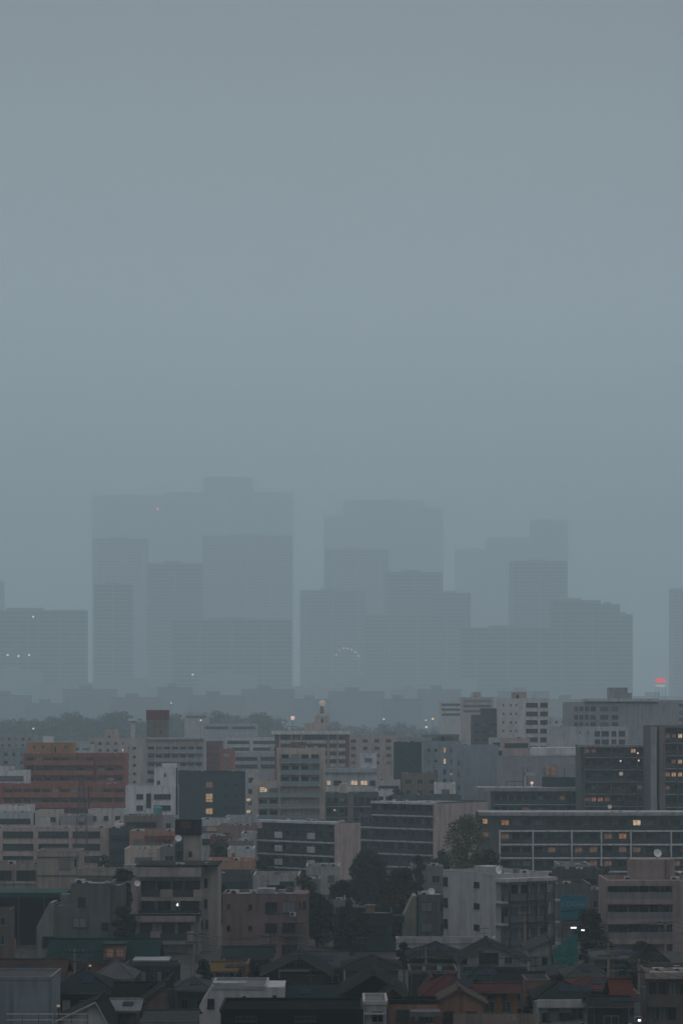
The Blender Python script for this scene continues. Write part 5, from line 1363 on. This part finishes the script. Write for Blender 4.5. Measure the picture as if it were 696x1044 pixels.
for q in (0, .33, .66, 1): x = 36 * q / S; mb.cone((x, 1.2, 0), (x, 1.2, wz(976 - 24 * q, Y) + .4), .04, .04, 6)
mb.build('scaffold_pole', M_METAL, t)

# poles, lamps and cables
PL = [('utility pole with transformer in front of the faded red roofs', 620, 962, 262, True), ('utility pole crossing the pale narrow house', 651, 978, 255, True), ('utility pole before the right flats with a long crossarm', 678, 938, 318, False),
      ('utility pole rising before the white balcony flats', 535, 930, 318, False), ('utility pole left of centre before the teal roof', 76, 968, 276, True), ('thin utility pole by the rounded corner building', 273, 952, 300, False),
      ('utility pole beside the dark green roofed house', 434, 966, 292, True), ('utility pole at the edge of the beige flats', 198, 950, 310, True)]
pole_tops = {}
for lab, px, py, Yp, tr in PL:
    p = utility_pole(lab, px, py, Yp, tr); pole_tops[px] = (p.location.x, Yp, p['top'] - .2); del p['top']
O3 = [(-.9, 0), (.9, 0), (0, -1.0)]
wires('cables between the two poles by the faded red roofs', pole_tops[620], pole_tops[651], O3, .5)
wires('cables from the red roof pole to the pole before the right flats', pole_tops[620], pole_tops[678], O3, .9)
wires('long cables from the white flats pole to the right flats pole', pole_tops[535], pole_tops[678], O3, .9)
wires('long cables from the dark green roof pole to the red roof pole', pole_tops[434], pole_tops[620], O3, 1.3)
wires('cables from the centre thin pole to the dark green roof pole', pole_tops[273], pole_tops[434], O3, 1.0)
wires('cables from the beige flats pole to the thin centre pole', pole_tops[198], pole_tops[273], O3, .7)
wires('cables from the teal roof pole to the beige flats pole', pole_tops[76], pole_tops[198], O3, 1.0)
wires('cables leaving the pole by the pale narrow house to the lower right edge', pole_tops[651], (42, 235, pole_tops[651][2] - 1), O3, .6)
wires('cables leaving the right flats pole beyond the picture edge', pole_tops[678], (52, 305, pole_tops[678][2] - 1), O3, .5)
wires('cables from the teal roof pole to the lower left edge', pole_tops[76], (-42, 262, pole_tops[76][2] - .8), O3, .6)
def street_lamp(label, px, py, Yl, side=1, w=.95, kind='s'):
    z = wz(py, Yl); t = root_empty('street_lamp', label, 'lamp', (wx(px, Yl), Yl, 0)); d = side * 1.5
    mb = MB(); mb.cone((d, 0, -.3), (d, 0, z + .2), .10, .06, 8); mb.tube([(d, 0, z + .2), (d * .4, 0, z + .38), (0, 0, z + .3)], .04, 6); mb.build('post', M_DARKMETAL, t)
    mb = MB(); mb.box(-w / 2, w / 2, -.17, .17, z + .14, z + .3); mb.build('lamp_head', M_DARKMETAL, t)
    mb = MB(); mb.box(-w / 2 + .03, w / 2 - .03, -.16, .15, z - .06, z + .138); mb.build('lamp_lens', EMIT[kind], t)
street_lamp('street lamp burning white by the blue sign, larger of the pair', 584.5, 946.5, 330, -1, .8)
street_lamp('street lamp right of the brighter one under the blue sign', 594, 949, 345, 1, .5)
street_lamp('white street lamp at the foot of the red roof pole', 621.5, 1042, 242, -1, .36)
street_lamp('white street lamp at the foot of the pole by the pale narrow house', 651.5, 1041, 246, 1, .3)
for i, (px, py, Yl, lab) in enumerate(((91.8, 985, 285, 'small pale lamp on the wall below the teal roof'), (140, 975.5, 288, 'small pale lamp at the right end of the teal roof'), (59.5, 1026, 236, 'pale lamp globe beside the corrugated block'))):
    lamp_post(lab, px, py, Yl, 'G', .17, name='garden_lamp')

# ---------------------------------------------------------------- air, sky, light, camera
HAZE_DENSITY, HAZE_COLOR = .00030, (.755, .92, .985)
mb = MB(); mb.box(-5600, 5600, -300, 12500, -1.5, 1120)
hz = mb.mesh('haze', [])
m = bpy.data.materials.new('haze_air'); m.use_nodes = True; nt = m.node_tree
for n in list(nt.nodes):
    if n.type != 'OUTPUT_MATERIAL': nt.nodes.remove(n)
out = nt.nodes['Material Output']
pv = nt.nodes.new('ShaderNodeVolumePrincipled'); pv.inputs['Density'].default_value = HAZE_DENSITY
pv.inputs['Color'].default_value = (*HAZE_COLOR, 1); pv.inputs['Anisotropy'].default_value = .05
nt.links.new(pv.outputs['Volume'], out.inputs['Volume'])
hz.materials.append(m); o = bpy.data.objects.new('haze', hz); col.objects.link(o); tag(o, kind='stuff')
o['label'] = 'grey blue rain haze filling the air'

SUN_EL, SUN_AZ = 38, 0
w = bpy.data.worlds.new('World'); scene.world = w; w.use_nodes = True; nt = w.node_tree
bg = nt.nodes['Background']
sky = nt.nodes.new('ShaderNodeTexSky'); sky.sky_type = 'NISHITA'; sky.sun_disc = False
sky.sun_elevation = R(SUN_EL); sky.sun_rotation = R(SUN_AZ); sky.air_density = 1; sky.dust_density = 6; sky.ozone_density = 2
hs = nt.nodes.new('ShaderNodeHueSaturation'); hs.inputs['Saturation'].default_value = .12; hs.inputs['Value'].default_value = .05
nt.links.new(sky.outputs['Color'], hs.inputs['Color'])
# the cloud deck: evens the clear-sky dome out, darkening upwards in view; unseen zenith brightened and warmed to light the town
tc = nt.nodes.new('ShaderNodeTexCoord'); sp = nt.nodes.new('ShaderNodeSeparateXYZ'); nt.links.new(tc.outputs['Generated'], sp.inputs[0])
rp = nt.nodes.new('ShaderNodeValToRGB')
E = rp.color_ramp.elements
def tint(v): return (v * .755, v * .905, v * .985, 1)
def warm(v): return (v * .93, v * .905, v * .95, 1)
E[0].position = 0.0; E[0].color = tint(.80); E[1].position = 1.0; E[1].color = warm(1.9)
for p, v in ((.06, 1.0), (.10, 1.02), (.165, .92), (.22, .56), (.28, .22), (.33, .3), (.45, 1.5)):
    e = E.new(p); e.color = tint(v) if p < .4 else warm(v)
nt.links.new(sp.outputs['Z'], rp.inputs['Fac'])
nz = nt.nodes.new('ShaderNodeTexNoise'); nz.inputs['Scale'].default_value = 2.5; nz.inputs['Detail'].default_value = 5
nt.links.new(tc.outputs['Generated'], nz.inputs['Vector'])
mr = nt.nodes.new('ShaderNodeMapRange'); mr.inputs['To Min'].default_value = .80; mr.inputs['To Max'].default_value = 1.2; nt.links.new(nz.outputs['Fac'], mr.inputs['Value'])
m1 = nt.nodes.new('ShaderNodeMix'); m1.data_type = 'RGBA'; m1.blend_type = 'MULTIPLY'; m1.inputs['Factor'].default_value = 1
nt.links.new(rp.outputs['Color'], m1.inputs['A']); nt.links.new(mr.outputs['Result'], m1.inputs['B'])
m2 = nt.nodes.new('ShaderNodeMix'); m2.data_type = 'RGBA'; m2.inputs['Factor'].default_value = .75
nt.links.new(hs.outputs['Color'], m2.inputs['A']); nt.links.new(m1.outputs['Result'], m2.inputs['B'])
# the sky ahead is set slightly brighter than the sky behind the viewer
fr = nt.nodes.new('ShaderNodeMapRange'); fr.inputs['From Min'].default_value = -1; fr.inputs['From Max'].default_value = 1
fr.inputs['To Min'].default_value = 1.1; fr.inputs['To Max'].default_value = 1.25; nt.links.new(sp.outputs['Y'], fr.inputs['Value'])
m3 = nt.nodes.new('ShaderNodeMix'); m3.data_type = 'RGBA'; m3.blend_type = 'MULTIPLY'; m3.inputs['Factor'].default_value = 1
nt.links.new(m2.outputs['Result'], m3.inputs['A']); nt.links.new(fr.outputs['Result'], m3.inputs['B'])
nt.links.new(m3.outputs['Result'], bg.inputs['Color'])
bg.inputs['Strength'].default_value = .29

sl = bpy.data.lights.new('Sun', 'SUN'); sl.energy = .2; sl.angle = R(25); sl.color = (1, .97, .94)
so = bpy.data.objects.new('Sun', sl); col.objects.link(so)
so.rotation_euler = (R(SUN_EL - 90), 0, R(-SUN_AZ)); so.location = (0, -100, 300)

cam = bpy.data.cameras.new('Camera'); co = bpy.data.objects.new('Camera', cam); col.objects.link(co)
co.location = (0, 0, CH); co.rotation_euler = (R(90), 0, 0)
cam.sensor_fit = 'HORIZONTAL'; cam.sensor_width = 36; cam.lens = 36 * F / 696.0
cam.shift_y = (HZ - 522) / 696.0; cam.clip_start = 1; cam.clip_end = 20000
scene.camera = co
vs = scene.view_settings; vs.view_transform = 'Standard'; vs.look = 'None'; vs.exposure = .74; vs.gamma = 1; vs.use_curve_mapping = False
c = scene.cycles
c.use_denoising = True
try: c.denoiser = 'OPENIMAGEDENOISE'
except Exception: pass
c.volume_bounces = 3; c.max_bounces = 6; c.diffuse_bounces = 2; c.glossy_bounces = 2; c.transmission_bounces = 2
c.sample_clamp_indirect = 4; c.caustics_reflective = False; c.caustics_refractive = False
